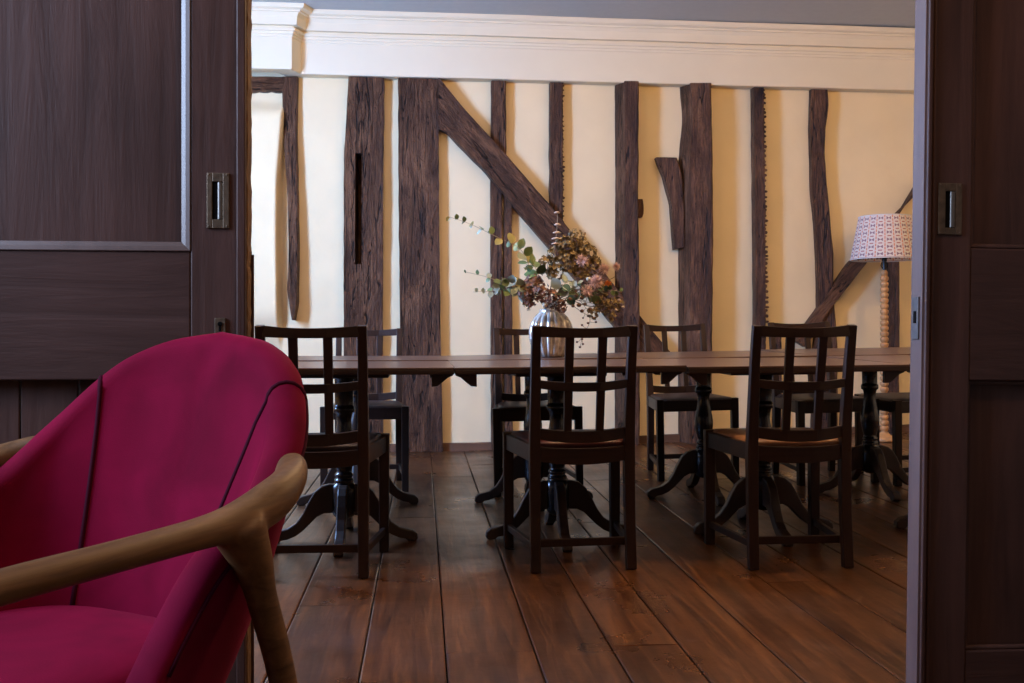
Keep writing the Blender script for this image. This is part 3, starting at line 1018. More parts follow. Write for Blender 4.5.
TX = [-0.317, 0.561, 1.440, 2.320]
TY = [4.105, 4.985]
proto = make_table()
tl = {
    (0, 0): 'front-row dark pedestal table nearest the red armchair',
    (1, 0): 'front-row pedestal table behind the middle chair with the red seat',
    (2, 0): 'front-row pedestal table behind the chair with the tan seat',
    (3, 0): 'front-row pedestal table mostly hidden by the right door',
    (0, 1): 'rear-row pedestal table behind the one nearest the red armchair',
    (1, 1): 'rear-row pedestal table carrying the vase of dried flowers',
    (2, 1): 'rear-row pedestal table in front of the broad brown post',
    (3, 1): 'rear-row pedestal table in front of the bobbin floor lamp',
}
for j in range(2):
    for i in range(4):
        t = proto if (i, j) == (0, 0) else copy_tree(proto)
        x, y = TX[i], TY[j]
        place(t, (x, y, fz(x, y)))
        t.scale = (1, 1, (1.0, 1.0025, 0.999, 1.002)[i] + (0.0062 if j else 0))
        t['label'] = tl[(i, j)]
        t['group'] = 'dining tables pushed together'

# ------------------------------------------------------------------ dining chairs (front = +y local)
def make_chair(pad_mat):
    root = thing('dining_chair', '', 'chair')
    RW, FW = 0.1725, 0.215
    for s in (-1, 1):
        MB().bar([(s * FW, 0.20, 0), (s * FW, 0.20, 0.458)], [0.036, 0.040], [0.036, 0.040]).build('leg', 'chair', root, bevel=0.003)
        pts = [(s * (RW + 0.002), -0.222, 0), (s * RW, -0.205, 0.20), (s * RW, -0.198, 0.42), (s * (RW + 0.000), -0.212, 0.56), (s * (RW + 0.001), -0.236, 0.74), (s * (RW + 0.001), -0.262, 0.876)]
        MB().bar(pts, [0.036, 0.037, 0.039, 0.036, 0.033, 0.032], [0.030, 0.034, 0.040, 0.032, 0.028, 0.024]).build('back_post', 'chair', root, bevel=0.003)
        MB().bar([(s * (RW + 0.002), -0.19, 0.420), (s * FW, 0.19, 0.420)], 0.026, 0.062, V((0, 0, 1))).build('side_rail', 'chair_h', root, bevel=0.003)
        MB().bar([(s * (RW + 0.002), -0.20, 0.088), (s * FW, 0.19, 0.082)], 0.017, 0.026, V((0, 0, 1))).build('side_stretcher', 'chair_h', root, bevel=0.002)
    MB().box((0, 0.205, 0.420), (2 * FW - 0.03, 0.024, 0.062)).build('front_rail', 'chair_h', root, bevel=0.003)

    def crank(zt, zb_, yb, sag_t, sag_b, bow, d, name):
        pts, rings = [], []
        for k in range(13):
            u = -1 + 2 * k / 12
            x = u * (RW - 0.009)
            # cranked: flat centre, angled ends
            e = max(0, (abs(u) - 0.36) / 0.64)
            y = yb - bow * (1 - e)
            st = sag_t * (1 - u * u)
            sb = sag_b * (1 - u * u)
            rings.append([V((x, y - d / 2, zb_ - sb)), V((x, y + d / 2, zb_ - sb)), V((x, y + d / 2, zt - st)), V((x, y - d / 2, zt - st))])
        return MB().loft(rings).build(name, 'chair_h', root, bevel=0.002)
    crank(0.876, 0.836, -0.258, 0.010, 0.004, 0.028, 0.024, 'top_rail')
    crank(0.684, 0.654, -0.228, 0.010, 0.012, 0.028, 0.020, 'middle_rail')
    crank(0.512, 0.472, -0.205, 0.012, 0.014, 0.024, 0.022, 'lower_rail')
    crank(0.444, 0.392, -0.196, 0.008, 0.014, 0.006, 0.030, 'back_rail')
    for s in (-1, 1):
        MB().bar([(s * 0.058, -0.229, 0.49), (s * 0.0585, -0.254, 0.67), (s * 0.059, -0.285, 0.85)], [0.028, 0.030, 0.032], 0.016).build('spindle', 'chair', root, bevel=0.002)
    MB().box((0, -0.150, 0.088), (2 * RW + 0.006, 0.017, 0.028)).build('cross_stretcher', 'chair_h', root, bevel=0.002)
    # drop-in seat pad with crowned top
    rings = []
    for z, ins in ((0.425, 0.004), (0.448, 0.0), (0.456, 0.004), (0.462, 0.016), (0.466, 0.045), (0.469, 0.10), (0.470, 0.16)):
        ring = []
        x0, x1 = RW + 0.004 - ins, FW - 0.004 - ins
        y0, y1 = -0.196 + ins, 0.214 - ins
        for a, b, c, d in ((-x0, y0, x0, y0), (x0, y0, x1, y1), (x1, y1, -x1, y1), (-x1, y1, -x0, y0)):
            for k in range(6):
                ring.append(V((a + (c - a) * k / 6, b + (d - b) * k / 6, z)))
        rings.append(ring)
    MB().loft(rings).build('seat_pad', pad_mat, root, smooth=True)
    return root


CH = []
c0 = make_chair('leather_dark')


def chair(x, y, rz, label, group, first=False, pad=None):
    c = c0 if first else copy_tree(c0)
    place(c, (x, y, fz(x, y)), rz)
    tag(c, label, 'chair', group)
    if pad:
        for ch in c.children:
            if ch.name.startswith('seat_pad'):
                ch.data = ch.data.copy()
                ch.data.materials.clear()
                ch.data.materials.append(M[pad])
    return c


GN, GF = 'dark wooden chairs with backs to the doorway', 'dark wooden chairs along the far side of the tables'
chair(-0.369, 3.715, math.radians(-2), 'dark wooden chair with its back to us, right beside the red armchair', GN, True)
c2 = chair(0.565, 3.740, math.radians(2.5), 'dark wooden chair with its back to us, red seat, in front of the vase', GN, pad='leather_red')
c3 = chair(1.360, 3.700, math.radians(-0.5), 'dark wooden chair with its back to us and a shiny tan seat edge', GN, pad='leather_tan')
pm = MB()
rg = []
for k in range(14):
    a = 2 * PI * k / 14
    r_ = 1 + 0.25 * noise.noise(V((math.cos(a) * 2, math.sin(a) * 2, 3)))
    rg.append((0.085 + 0.045 * r_ * math.cos(a), -0.158 + 0.026 * r_ * math.sin(a)))
pm.prism(rg, 0.4600, 0.4700, lambda x, y, t: V((x, y, t)))
pm.build('worn_patch', 'patch', c2)['label'] = 'green worn patch on the seat'
chair(-0.305, 5.565, PI + math.radians(0), 'far-side dark chair in front of the slotted post, behind the leftmost near chair', GF)
chair(0.606, 5.355, PI + math.radians(0), 'far-side dark chair facing us just left of the vase', GF)
chair(1.548, 5.690, PI + math.radians(0.5), 'far-side dark chair facing us, in front of the broad brown post', GF)
chair(2.235, 5.42, PI + math.radians(4), 'far-side dark chair seen through the back of the tan-seated chair', GF)
chair(2.72, 5.33, math.radians(92), 'dark chair mostly cut off by the right door, turned sideways beside the lamp stem', GF)

# ------------------------------------------------------------------ floor lamp
LXY = (3.258, 6.78)
lz = fz(*LXY)
lamp = thing('floor_lamp', 'bobbin-turned wooden floor lamp with a patterned white shade', 'floor lamp', (LXY[0], LXY[1], lz), 0, tilt=False)
ls = MB()
ztop_stem = at(882, 270, LXY[1]).z - lz
prof = [(0.001, 0.0), (0.082, 0.0), (0.086, 0.012), (0.080, 0.028), (0.06, 0.036), (0.042, 0.046), (0.03, 0.06)]
z = 0.07
while z < ztop_stem - 0.045:
    for q, r in ((0, 0.019), (0.005, 0.023), (0.016, 0.0285), (0.030, 0.0295), (0.036, 0.025), (0.0385, 0.019)):
        prof.append((r, z + q))
    z += 0.0392
prof += [(0.022, z), (0.022, ztop_stem - 0.012), (0.016, ztop_stem), (0.001, ztop_stem)]
ls.lathe(prof, 20)
ls.build('stem', 'pine', lamp, smooth=True)
zs0, zs1 = at(882, 259.5, LXY[1]).z - lz, at(882, 217, LXY[1]).z - lz
hb = MB()
hb.lathe([(0.001, ztop_stem - 0.005), (0.012, ztop_stem - 0.005), (0.012, ztop_stem + 0.06), (0.017, ztop_stem + 0.062), (0.017, ztop_stem + 0.10), (0.001, ztop_stem + 0.10)], 12)
for s in (-1, 1):
    hb.tube([(s * 0.012, 0, ztop_stem + 0.01), (s * 0.024, 0, ztop_stem + 0.03), (s * 0.018, 0, ztop_stem + 0.055)], 0.004, 6)
for k in range(3):
    a = 2 * PI * k / 3
    hb.tube([(0.01 * math.cos(a), 0.01 * math.sin(a), zs0 + 0.03), (0.222 * math.cos(a), 0.222 * math.sin(a), zs0 + 0.012)], 0.003, 6)
hb.build('lamp_holder', 'black_metal', lamp)
MB().ball((0, 0, ztop_stem + 0.14), 0.04, 12, 8).build('bulb', 'shade_lining', lamp, smooth=True)
R0, R1 = 0.231, 0.174
ns, nr = 72, 6
me = bpy.data.meshes.new('lamp_shade')
vs, fs, uvs = [], [], []
for r in range(nr + 1):
    for k in range(ns):
        a = 2 * PI * k / ns
        rr = R0 + (R1 - R0) * r / nr
        vs.append((rr * math.cos(a), rr * math.sin(a), zs0 + (zs1 - zs0) * r / nr))
for r in range(nr):
    for k in range(ns):
        k2 = (k + 1) % ns
        fs.append((r * ns + k, r * ns + k2, (r + 1) * ns + k2, (r + 1) * ns + k))
        uvs += [(k / ns, r / nr), ((k + 1) / ns, r / nr), ((k + 1) / ns, (r + 1) / nr), (k / ns, (r + 1) / nr)]
me.from_pydata(vs, [], fs)
ul = me.uv_layers.new(name='UVMap')
for i, c in enumerate(uvs):
    ul.data[i].uv = c
for p in me.polygons:
    p.use_smooth = True
me.materials.append(M['shade'])
so = bpy.data.objects.new('lamp_shade', me)
COL.objects.link(so)
so.parent = lamp
rm = MB()
for rr, zz in ((R0, zs0), (R1, zs1)):
    ring_p = [(rr * math.cos(2 * PI * k / 48), rr * math.sin(2 * PI * k / 48), zz) for k in range(49)]
    rm.tube(ring_p, 0.0035, 6)
rm.build('shade_rim', 'shade_lining', so)

# ------------------------------------------------------------------ vase and flowers
VC = at(551, 359.5, 4.76)
vx, vy = VC.x, 4.76
vz = TT * 1.0087 + 0.0005 + fz(TX[1], TY[1]) + 0.008 * ((vx - TX[1]) * 1.787 + (vy - TY[1]) * 0.26)
vp = [(0.001, 0.0), (0.058, 0.0), (0.066, 0.004), (0.082, 0.025), (0.098, 0.058), (0.107, 0.095), (0.107, 0.130), (0.098, 0.165), (0.080, 0.195), (0.062, 0.212), (0.056, 0.222), (0.058, 0.230),
      (0.053, 0.230), (0.051, 0.221), (0.056, 0.208), (0.075, 0.190), (0.092, 0.160), (0.100, 0.128), (0.100, 0.095), (0.090, 0.055), (0.07, 0.02), (0.001, 0.012)]


def rib(a, z):
    t = abs(math.sin(a * 8))
    amp = 0.17 * min(1, max(0, z / 0.03)) * min(1, max(0.15, (0.225 - z) / 0.05))
    return 1 - amp * (1 - t ** 0.6)


vo = MB().lathe(vp, 160, mod=rib).build('vase', 'vase', smooth=True)
vo.location = (vx, vy, vz)
tag(vo, 'round ribbed silvered glass vase standing on the table', 'vase')
NECK = V((vx, vy, vz + 0.222))


def leaf(mb, p, d, nrm, L_, W, fold=0.15, n=5):
    d = d.normalized()
    s = d.cross(nrm)
    s = s.normalized() if s.length > 1e-6 else V((1, 0, 0))
    u = s.cross(d).normalized()
    mid, lft, rgt = [], [], []
    for k in range(n + 1):
        t = k / n
        w = W / 2 * (math.sin(PI * min(1, t * 0.96 + 0.02)) ** 0.75)
        c = p + d * (L_ * t) - u * (0.12 * L_ * t * t)
        mid.append(c)
        lft.append(c + s * w + u * (fold * w))
        rgt.append(c - s * w + u * (fold * w))
    vs = []
    for a, b, c in zip(lft, mid, rgt):
        vs += [a, b, c]
    fs = []
    for k in range(n):
        o = k * 3
        fs += [(o, o + 1, o + 4, o + 3), (o + 1, o + 2, o + 5, o + 4)]
    mb.add(vs, fs)


def curve(pts, n=14):
    """Catmull-Rom through pts"""
    pts = [V(p) for p in pts]
    P = [pts[0] * 2 - pts[1]] + pts + [pts[-1] * 2 - pts[-2]]
    out = []
    for i in range(1, len(P) - 2):
        for k in range(n):
            t = k / n
            a, b, c, d = P[i - 1], P[i], P[i + 1], P[i + 2]
            out.append(0.5 * ((2 * b) + (c - a) * t + (2 * a - 5 * b + 4 * c - d) * t * t + (3 * b - a - 3 * c + d) * t ** 3))
    out.append(P[-2])
    return out


def base_pt(k):
    return V((vx + 0.02 * math.cos(k * 2.4), vy + 0.02 * math.sin(k * 2.4), vz + 0.03))


def neck_pt(k):
    return V((NECK.x + 0.03 * math.cos(k * 2.4), NECK.y + 0.03 * math.sin(k * 2.4), NECK.z))


KN = [0]


def rdir():
    while True:
        d = V((rnd.uniform(-1, 1), rnd.uniform(-1, 1), rnd.uniform(-1, 1)))
        if 0.05 < d.length < 1:
            return d.normalized()


FG = 'stems of the dried flower arrangement'


def stem_thing(name, label, cat, pts, rad=0.002, mat='stem'):
    KN[0] += 1
    k = KN[0]
    full = curve([base_pt(k), neck_pt(k)] + [V(p) for p in pts], 8)
    root = thing(name, label, cat, tuple(base_pt(k)), 0, FG, tilt=False)
    b = base_pt(k)
    mb = MB()
    loc = [p - b for p in full]
    mb.tube(loc, [rad * (1 - 0.5 * i / len(loc)) for i in range(len(loc))], 6)
    mb.build('stem', mat, root, smooth=True)
    return root, loc, b


def eucalyptus(label, pts, tips, leaves, start=0.35, r0=0.019):
    root, loc, b = stem_thing('eucalyptus_branch', label, 'branch', pts, 0.0022, 'stem_pale')
    groups = {}
    n = len(loc)
    step = max(1, int(n * (1 - start) / leaves))
    i = int(n * start)
    while i < n:
        t = (i / n - start) / (1 - start)
        a = loc[min(i, n - 1)]
        tg = (loc[min(i + 1, n - 1)] - loc[max(i - 1, 0)]).normalized()
        for s in (-1, 1):
            side = (tg.cross(rdir())).normalized()
            d = (side + tg * 0.5).normalized()
            sz = r0 * (1.15 - 0.75 * t) * rnd.uniform(0.8, 1.2)
            m = rnd.choice(tips)
            leaf(groups.setdefault(m, MB()), a, d, (V((0, -1, 0.5)) + rdir() * 0.7), sz * 2.0, sz * 1.7)
        i += step
    for m, mb in groups.items():
        mb.build('leaves', m, root, smooth=True)
    return root


def P(u, v, y=4.74):
    return at(u, v, y)


eucalyptus('long eucalyptus branch reaching furthest to the upper left of the vase', [P(541, 292), P(530, 268), P(520, 249, 4.70), P(495, 236, 4.68), P(470, 224, 4.68), P(450, 217, 4.68)], ['leaf_green', 'leaf_green', 'leaf_dark', 'leaf_blue', 'leaf_yellow'], 8, 0.46, 0.026)
eucalyptus('eucalyptus sprig with small leaves pointing left below the longest branch', [P(535, 298), P(512, 288, 4.7), P(490, 278, 4.68), P(466, 272, 4.68)], ['leaf_blue', 'leaf_green'], 5, 0.5, 0.020)
eucalyptus('short eucalyptus sprig with blue-grey leaves at the left of the bouquet', [P(532, 296, 4.68), P(515, 285, 4.65), P(503, 280, 4.64), P(498, 292, 4.63)], ['leaf_blue', 'leaf_blue', 'leaf_green', 'leaf_yellow'], 11, 0.40, 0.030)
eucalyptus('drooping eucalyptus sprig with pale leaves at the lower left of the bouquet', [P(530, 292, 4.7), P(512, 290, 4.66), P(492, 291, 4.64), P(473, 292, 4.64)], ['leaf_blue', 'leaf_green', 'leaf_blue'], 7, 0.42, 0.024)
eucalyptus('eucalyptus sprig with dark green leaves between the brown and olive hydrangeas', [P(546, 292, 4.68), P(538, 274, 4.68), P(533, 264, 4.67), P(526, 268, 4.66)], ['leaf_dark', 'leaf_green'], 5, 0.5, 0.030)
eucalyptus('eucalyptus sprig with green leaves at the right side of the bouquet', [P(566, 296, 4.7), P(590, 296, 4.66), P(606, 290, 4.66), P(622, 292, 4.66)], ['leaf_dark', 'leaf_green', 'leaf_green'], 9, 0.42, 0.027)
eucalyptus('low eucalyptus sprig with dark leaves in the middle front of the bouquet', [P(556, 296, 4.66), P(562, 286, 4.62), P(572, 281, 4.62), P(584, 287, 4.62)], ['leaf_dark', 'leaf_blue'], 6, 0.45, 0.024)


def floret_cloud(mb, c, rad, n, size, sq=(1, 1, 1), petals=4):
    for _ in range(n):
        d = rdir()
        rr = rnd.uniform(0.72, 1.0)
        p = V((c.x + d.x * rad * sq[0] * rr, c.y + d.y * rad * sq[1] * rr, c.z + d.z * rad * sq[2] * rr))
        nrm = (d + rdir() * 0.5).normalized()
        t = nrm.cross(rdir()).normalized()
        b = nrm.cross(t)
        a0 = rnd.uniform(0, PI)
        s = size * rnd.uniform(0.7, 1.25)
        for k in range(petals):
            a = a0 + 2 * PI * k / petals
            dd = t * math.cos(a) + b * math.sin(a) + nrm * 0.45
            leaf(mb, p, dd, nrm, s, s * 0.95, 0.25, 2)


def hydrangea(label, pts, blobs, mat, size=0.010):
    root, loc, b = stem_thing('dried_hydrangea', label, 'flower', pts, 0.003)
    mb = MB()
    for (u, v, y, r, n) in blobs:
        floret_cloud(mb, at(u, v, y) - b, r, n, size)
    mb.build('flower_head', mat, root)
    # fine stalks inside the head
    sk_ = MB()
    for (u, v, y, r, n) in blobs:
        c = at(u, v, y) - b
        for _ in range(5):
            sk_.tube([loc[-1], c + rdir() * r * 0.6], 0.001, 4)
    sk_.build('stalks', 'stem', root)
    return root


hydrangea('tall olive-brown dried hydrangea at the top of the bouquet', [P(556, 290), P(568, 262), P(574, 248)], [(577, 238, 4.74, 0.045, 75), (566, 246, 4.73, 0.05, 80), (586, 252, 4.74, 0.05, 85), (570, 262, 4.70, 0.055, 90), (594, 262, 4.75, 0.032, 40), (582, 270, 4.72, 0.045, 55)], 'hyd_olive', 0.012)
hydrangea('olive-brown dried hydrangea left of the tall one', [P(550, 292), P(552, 274), P(548, 262)], [(556, 254, 4.76, 0.045, 70), (547, 266, 4.74, 0.048, 75), (556, 272, 4.72, 0.042, 55)], 'hyd_olive', 0.012)
hydrangea('deep brown dried hydrangea over the left shoulder of the vase', [P(544, 300, 4.68), P(535, 296, 4.64), P(530, 292, 4.64)], [(534, 284, 4.66, 0.045, 75), (526, 293, 4.63, 0.040, 60), (541, 293, 4.62, 0.048, 75), (529, 303, 4.64, 0.030, 35), (551, 299, 4.61, 0.045, 65), (561, 306, 4.62, 0.03, 40)], 'hyd_brown', 0.011)
hydrangea('brownish-green dried hydrangea spreading low at the right of the bouquet', [P(566, 300, 4.7), P(588, 306, 4.68), P(604, 306, 4.68)], [(603, 303, 4.68, 0.045, 70), (616, 304, 4.68, 0.038, 50), (594, 312, 4.66, 0.030, 35), (610, 316, 4.67, 0.028, 30), (590, 275, 4.74, 0.035, 45), (602, 288, 4.7, 0.03, 40)], 'hyd_olive', 0.010)


def mum(label, u, v, y, r, mat='pink', pts=None):
    c = at(u, v, y)
    root, loc, b = stem_thing('chrysanthemum', label, 'flower', pts or [at((551 + u) / 2, 290, y), at(u - 2, v + 10, y), c], 0.0022)
    mb = MB()
    cc = c - b
    for _ in range(200):
        d = (rdir() + V((0, -0.25, 0.15))).normalized()
        leaf(mb, cc + d * r * 0.25, d, rdir(), r * rnd.uniform(0.4, 0.85), r * 0.17, 0.3, 2)
    mb.ball(cc, r * 0.45, 8, 6)
    mb.build('petals', mat, root)
    return root


mum('dusty pink chrysanthemum highest in the bouquet, within the olive hydrangea', 582, 261, 4.67, 0.036)
mum('dusty pink chrysanthemum touching the right side of the highest one, near the post', 604, 269, 4.70, 0.032)
mum('dusty pink chrysanthemum furthest right, against the straight post', 616.5, 267, 4.70, 0.024)
mum('large dusty pink chrysanthemum above the orange flower, centre right of the bouquet', 596, 282, 4.64, 0.040)
mum('dusty pink chrysanthemum lowest of the pink blooms', 587, 291, 4.62, 0.036)
mum('small orange flower right of the pink chrysanthemums', 608, 284, 4.66, 0.020, 'orange')


def pods(label, pts, spots, r, mat='pod', name='seed_pod_spray'):
    root, loc, b = stem_thing(name, label, 'seed spray', pts, 0.0018)
    mb, sk2 = MB(), MB()
    for (u, v, y) in spots:
        c = at(u, v, y) - b
        mb.ball(c, r * rnd.uniform(0.8, 1.2), 8, 6, (1, 1, 0.85))
        near = min(loc[len(loc) // 2:], key=lambda p: (p - c).length)
        sk2.tube([near, near.lerp(c, 0.5) + V((0, 0, -0.004)), c], 0.0009, 4)
    mb.build('pods', mat, root, smooth=True)
    sk2.build('stalks', 'stem', root)
    return root


pods('spray of round brown seed pods over the right shoulder of the vase', [P(562, 302, 4.66), P(578, 300, 4.63), P(586, 308, 4.62)], [(570, 299, 4.62), (576, 296, 4.62), (582, 298, 4.62), (573, 306, 4.62), (579, 305, 4.61), (585, 304, 4.62), (590, 309, 4.62), (582, 311, 4.62), (576, 291, 4.63), (584, 292, 4.63)], 0.0105)
pods('fine trailing seed spray hanging right of the vase', [P(566, 304, 4.66), P(582, 312, 4.64), P(590, 320, 4.64), P(582, 338, 4.64)], [(588, 316, 4.64), (583, 318, 4.64), (593, 318, 4.64), (588, 323, 4.64), (582, 325, 4.64), (579, 334, 4.64), (582, 339, 4.64), (577, 342, 4.64), (583, 344, 4.64), (580, 347, 4.64), (596, 322, 4.64)], 0.006)
pods('pale round pod on the left of the vase rim', [P(546, 306, 4.62), P(545, 304, 4.60)], [(545, 305, 4.60)], 0.016, 'pale_pod', 'poppy_pod')
pods('small cream pods at the far right of the bouquet', [P(572, 300, 4.68), P(604, 306, 4.66), P(618, 306, 4.65)], [(620, 303, 4.65), (623, 307, 4.65), (616, 310, 4.65), (619, 300, 4.65)], 0.0075, 'pale_disc', 'cream_pod_spray')
pods('single cream button flower in the middle of the bouquet', [P(560, 296, 4.66), P(586, 282, 4.62), P(588, 279, 4.6)], [(588.5, 279, 4.60)], 0.010, 'pale_pod', 'button_flower')
# stacked pale disc leaves, tallest stem
root, loc, b = stem_thing('disc_leaf_stem', 'upright stem of stacked pale round leaves, tallest of the bouquet', 'branch', [P(555, 285, 4.74), P(555, 250, 4.72), P(557, 228, 4.72), P(557.5, 211, 4.72)], 0.002, 'stem_pale')
mb = MB()
for (u, v, r) in ((557, 212, 0.015), (557.5, 224, 0.017), (557, 232, 0.021), (556, 238, 0.022), (555.5, 243, 0.02)):
    c = at(u, v, 4.72) - b
    ring_prof = [(0.001, 0.001), (r * 0.5, 0.002), (r, -0.003), (r * 0.97, -0.006), (r * 0.5, -0.002), (0.001, -0.002)]
    mb.lathe(ring_prof, 14, tuple(c))
mb.build('leaves', 'pale_disc', root, smooth=True)

# ------------------------------------------------------------------ red velvet armchair (front = -y local)
ox, oy = camw(-0.633, 1.303)
ARM_RZ = math.radians(-27) - PSI
ac = thing('armchair', 'crimson velvet tub armchair with a brown wooden frame in the foreground', 'armchair', (ox, oy, 0), ARM_RZ, tilt=False)

rimh = [(0.0, 0.372, 0.852), (0.10, 0.355, 0.838), (0.165, 0.325, 0.812), (0.205, 0.292, 0.778), (0.242, 0.245, 0.724), (0.262, 0.196, 0.678), (0.272, 0.150, 0.640), (0.277, 0.095, 0.612), (0.279, 0.042, 0.580), (0.279, -0.008, 0.528), (0.277, -0.060, 0.456)]
both = [(0.0, 0.225), (0.075, 0.218), (0.130, 0.200), (0.165, 0.175), (0.196, 0.140), (0.214, 0.100), (0.222, 0.062), (0.228, 0.02), (0.230, -0.02), (0.232, -0.055), (0.233, -0.085)]


def dens(lst, n=5):
    return curve([V(p) if len(p) == 3 else V((p[0], p[1], 0)) for p in lst], n)


rh, bh = dens(rimh), dens(both)
rim_all = [V((-p.x, p.y, p.z)) for p in reversed(rh[1:])] + rh
bot_all = [V((-p.x, p.y, 0)) for p in reversed(bh[1:])] + bh
nr_ = len(rim_all)
INS = 0.043
rings = []
inner_lines = []
for i in range(nr_):
    p, q = rim_all[i], bot_all[i]
    a, b_ = rim_all[max(0, i - 1)], rim_all[min(nr_ - 1, i + 1)]
    tg = (b_ - a)
    tg.z = 0
    tg.normalize()
    out = V((tg.y, -tg.x, 0))
    if out.dot(V((p.x, p.y - 0.02, 0))) < 0:
        out = -out
    rr = 0.028
    z0 = 0.36
    ring = []
    top = p.z
    nseg_ = 8
    for k in range(nseg_ + 1):
        t = k / nseg_
        z = z0 + (top - rr - z0) * t
        x = q.x + (p.x - q.x) * t
        y = q.y + (p.y - q.y) * t
        bulge = 0.014 * math.sin(PI * t)
        ring.append(V((x, y, z)) + out * (bulge * 0.1 - INS))
    for k in range(1, 8):
        an = PI * k / 8
        ring.append(V((p.x, p.y, top - rr)) + out * (rr * (1 - math.cos(an)) - INS) + V((0, 0, rr * math.sin(an))))
    for k in range(nseg_, -1, -1):
        t = k / nseg_
        zb2 = 0.31
        z = zb2 + (top - rr - zb2) * t
        x = q.x + (p.x - q.x) * t
        y = q.y + (p.y - q.y) * t
        th = 2 * rr + 0.012 * math.sin(PI * t)
        ring.append(V((x, y, z)) + out * (th - INS - (0.034 * (1 - t))))
    rings.append(ring)
    inner_lines.append(ring)
MB().loft(rings).build('shell', 'velvet', ac, smooth=True)
# piping seams: over the rim at the quarter points of the back
ic = nr_ // 2
for s in (-1, 1):
    ringp, jn = [], []
    nk = len(inner_lines[0])
    drift = 13 if s > 0 else 2
    for k in range(nk):
        tk = k / 8 if k <= 8 else 1
        fi = ic + s * (15 - drift * (1 - tk) ** 0.75)
        i0 = int(math.floor(fi))
        fr = fi - i0
        ringp.append(inner_lines[i0][k].lerp(inner_lines[i0 + 1][k], fr))
        jn.append(inner_lines[i0 + 1][k] - inner_lines[i0][k])
    cen = V((0, 0.02, 0))
    pts2 = []
    for k, p in enumerate(ringp):
        a, b_ = ringp[max(0, k - 1)], ringp[min(len(ringp) - 1, k + 1)]
        t = (b_ - a).normalized()
        side = jn[k].normalized()
        nn = t.cross(side)
        pts2.append(p + nn * 0.001)
    MB().tube(pts2[1:-1], 0.0042, 6).build('piping', 'piping', ac, smooth=True)
# seam along the outer edge of the wings
for s in (-1, 1):
    idx = range(ic + s * 15, ic + s * 49, s)
    pts2 = [inner_lines[i][16] for i in idx if 0 <= i < nr_]
    MB().tube(pts2, 0.003, 6).build('edge_seam', 'piping', ac, smooth=True)

# seat cushion
rings = []
ctr = V((0, -0.055, 0))


def sup(hx, hy, z, n=48, e=3.2, cy=-0.055):
    r = []
    for k in range(n):
        a = 2 * PI * k / n
        c, s = math.cos(a), math.sin(a)
        r.append(V((hx * abs(c) ** (2 / e) * (1 if c >= 0 else -1), cy + hy * abs(s) ** (2 / e) * (1 if s >= 0 else -1), z)))
    return r


for f, z in ((0.90, 0.335), (0.97, 0.345), (1.0, 0.370), (1.0, 0.395), (0.985, 0.416), (0.94, 0.432), (0.84, 0.443), (0.65, 0.449), (0.4, 0.452), (0.15, 0.453)):
    rings.append(sup(0.222 * f, 0.262 * f, z))
MB().loft(rings).build('seat_cushion', 'velvet', ac, smooth=True)
MB().loft([sup(0.215, 0.25, 0.285), sup(0.225, 0.26, 0.295), sup(0.225, 0.26, 0.34)]).build('seat_frame', 'oak', ac)

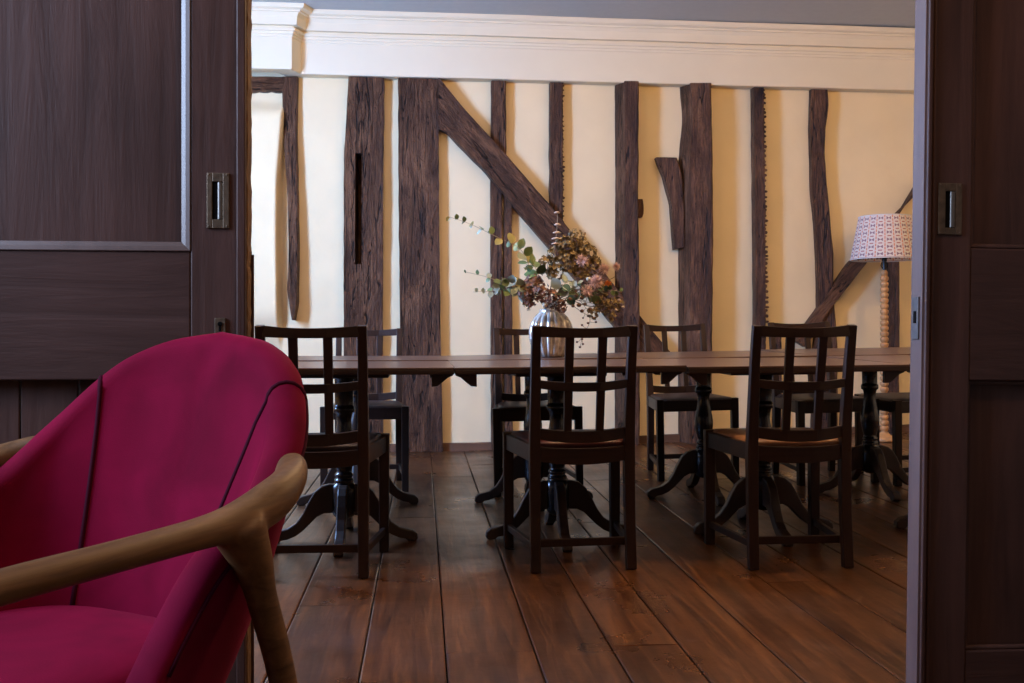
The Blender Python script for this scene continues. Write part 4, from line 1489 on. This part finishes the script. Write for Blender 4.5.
# wooden arms and legs
for s in (-1, 1):
    path = [(s * 0.298, -0.42, 0.595), (s * 0.300, -0.36, 0.602), (s * 0.300, -0.257, 0.610), (s * 0.300, -0.142, 0.612), (s * 0.301, -0.05, 0.614), (s * 0.302, 0.03, 0.617), (s * 0.301, 0.09, 0.625), (s * 0.297, 0.14, 0.639), (s * 0.284, 0.18, 0.654), (s * 0.258, 0.214, 0.667), (s * 0.22, 0.237, 0.667)]
    cur = curve(path, 5)
    nn = len(cur)
    rad = []
    for i, p in enumerate(cur):
        t = i / (nn - 1)
        # blade widens where it meets the back leg
        w = 0.022 + 0.004 * math.exp(-((t - 0.62) / 0.16) ** 2)
        h = 0.0175 + 0.011 * math.exp(-((t - 0.66) / 0.15) ** 2)
        if t < 0.06:
            w *= 0.6 + 0.4 * t / 0.06
            h *= 0.6 + 0.4 * t / 0.06
        rad.append((w, h))
    am = MB().tube(cur, rad, 18)
    lg = curve([(s * 0.302, 0.058, 0.618), (s * 0.303, 0.072, 0.592), (s * 0.3045, 0.086, 0.562), (s * 0.3065, 0.099, 0.518), (s * 0.314, 0.132, 0.40), (s * 0.324, 0.175, 0.18), (s * 0.334, 0.21, 0.0)], 6)
    am.tube(lg, [0.0215 - 0.0095 * (0.64 - q.z) / 0.64 + 0.013 * min(1, max(0, (q.z - 0.52) / 0.09)) ** 1.3 for q in lg], 18, up=V((1, 0, 0)))
    ao = am.build('arm_frame', 'oak', ac, smooth=True)
    md = ao.modifiers.new('blend', 'REMESH')
    md.mode = 'VOXEL'
    md.voxel_size = 0.0035
    md.use_smooth_shade = True
    md = ao.modifiers.new('relax', 'SMOOTH')
    md.factor = 0.5
    md.iterations = 14
    fleg = curve([(s * 0.300, -0.35, 0.590), (s * 0.300, -0.35, 0.40), (s * 0.300, -0.355, 0.2), (s * 0.302, -0.36, 0.0)], 5)
    MB().tube(fleg, [0.021 - 0.006 * i / len(fleg) for i in range(len(fleg))], 12, up=V((1, 0, 0))).build('leg', 'oak_z', ac, smooth=True)
    MB().tube([(s * 0.30, -0.345, 0.31), (s * 0.318, 0.142, 0.32)], (0.012, 0.02), 10).build('side_stretcher', 'oak', ac, smooth=True)


# ------------------------------------------------------------------ light
def area(name, loc, target, sx, sy, power, col, spread=PI):
    l = bpy.data.lights.new(name, 'AREA')
    l.shape = 'RECTANGLE'
    l.size, l.size_y = sx, sy
    l.energy = power
    l.color = col
    l.spread = spread
    o = bpy.data.objects.new(name, l)
    o.location = loc
    d = V(target) - V(loc)
    o.rotation_euler = d.to_track_quat('-Z', 'Y').to_euler()
    COL.objects.link(o)
    return o


def point(name, loc, power, col, r=0.08):
    l = bpy.data.lights.new(name, 'POINT')
    l.energy = power
    l.color = col
    l.shadow_soft_size = r
    o = bpy.data.objects.new(name, l)
    o.location = loc
    COL.objects.link(o)
    return o


area('window_daylight', (XL - 0.02, (WY0 + WY1) / 2, (WZ0 + WZ1) / 2), (XL + 1, (WY0 + WY1) / 2 + 0.25, 1.6), WY1 - WY0, WZ1 - WZ0, 318, (0.27, 0.49, 1.0))
area('front_window_daylight', (FX0 - 0.02, (GY0 + GY1) / 2, (GZ0 + GZ1) / 2), (FX0 + 1, (GY0 + GY1) / 2, 1.55), GY1 - GY0, GZ1 - GZ0, 115, (0.52, 0.68, 1.0))
for k, (x, y, e) in enumerate(((-0.9, 3.75, 54), (1.1, 3.75, 62), (3.1, 3.75, 62))):
    point('ceiling_spot_far_room', (x, y, 2.72), e, (1.0, 0.62, 0.29), 0.07)
point('ceiling_lamp_front', (0.5, 1.0, 2.75), 36, (1.0, 0.60, 0.30), 0.10)

w = bpy.data.worlds.new('world')
w.use_nodes = True
w.node_tree.nodes['Background'].inputs[0].default_value = (0.6, 0.75, 1.0, 1)
w.node_tree.nodes['Background'].inputs[1].default_value = 0.4
sc.world = w

sc.view_settings.view_transform = 'Standard'
sc.view_settings.look = 'None'
sc.view_settings.gamma = 1
sc.view_settings.use_curve_mapping = False
sc.view_settings.exposure = 0.0
sc.cycles.use_denoising = True
sc.cycles.max_bounces = 8
sc.cycles.caustics_reflective = False
sc.cycles.caustics_refractive = False
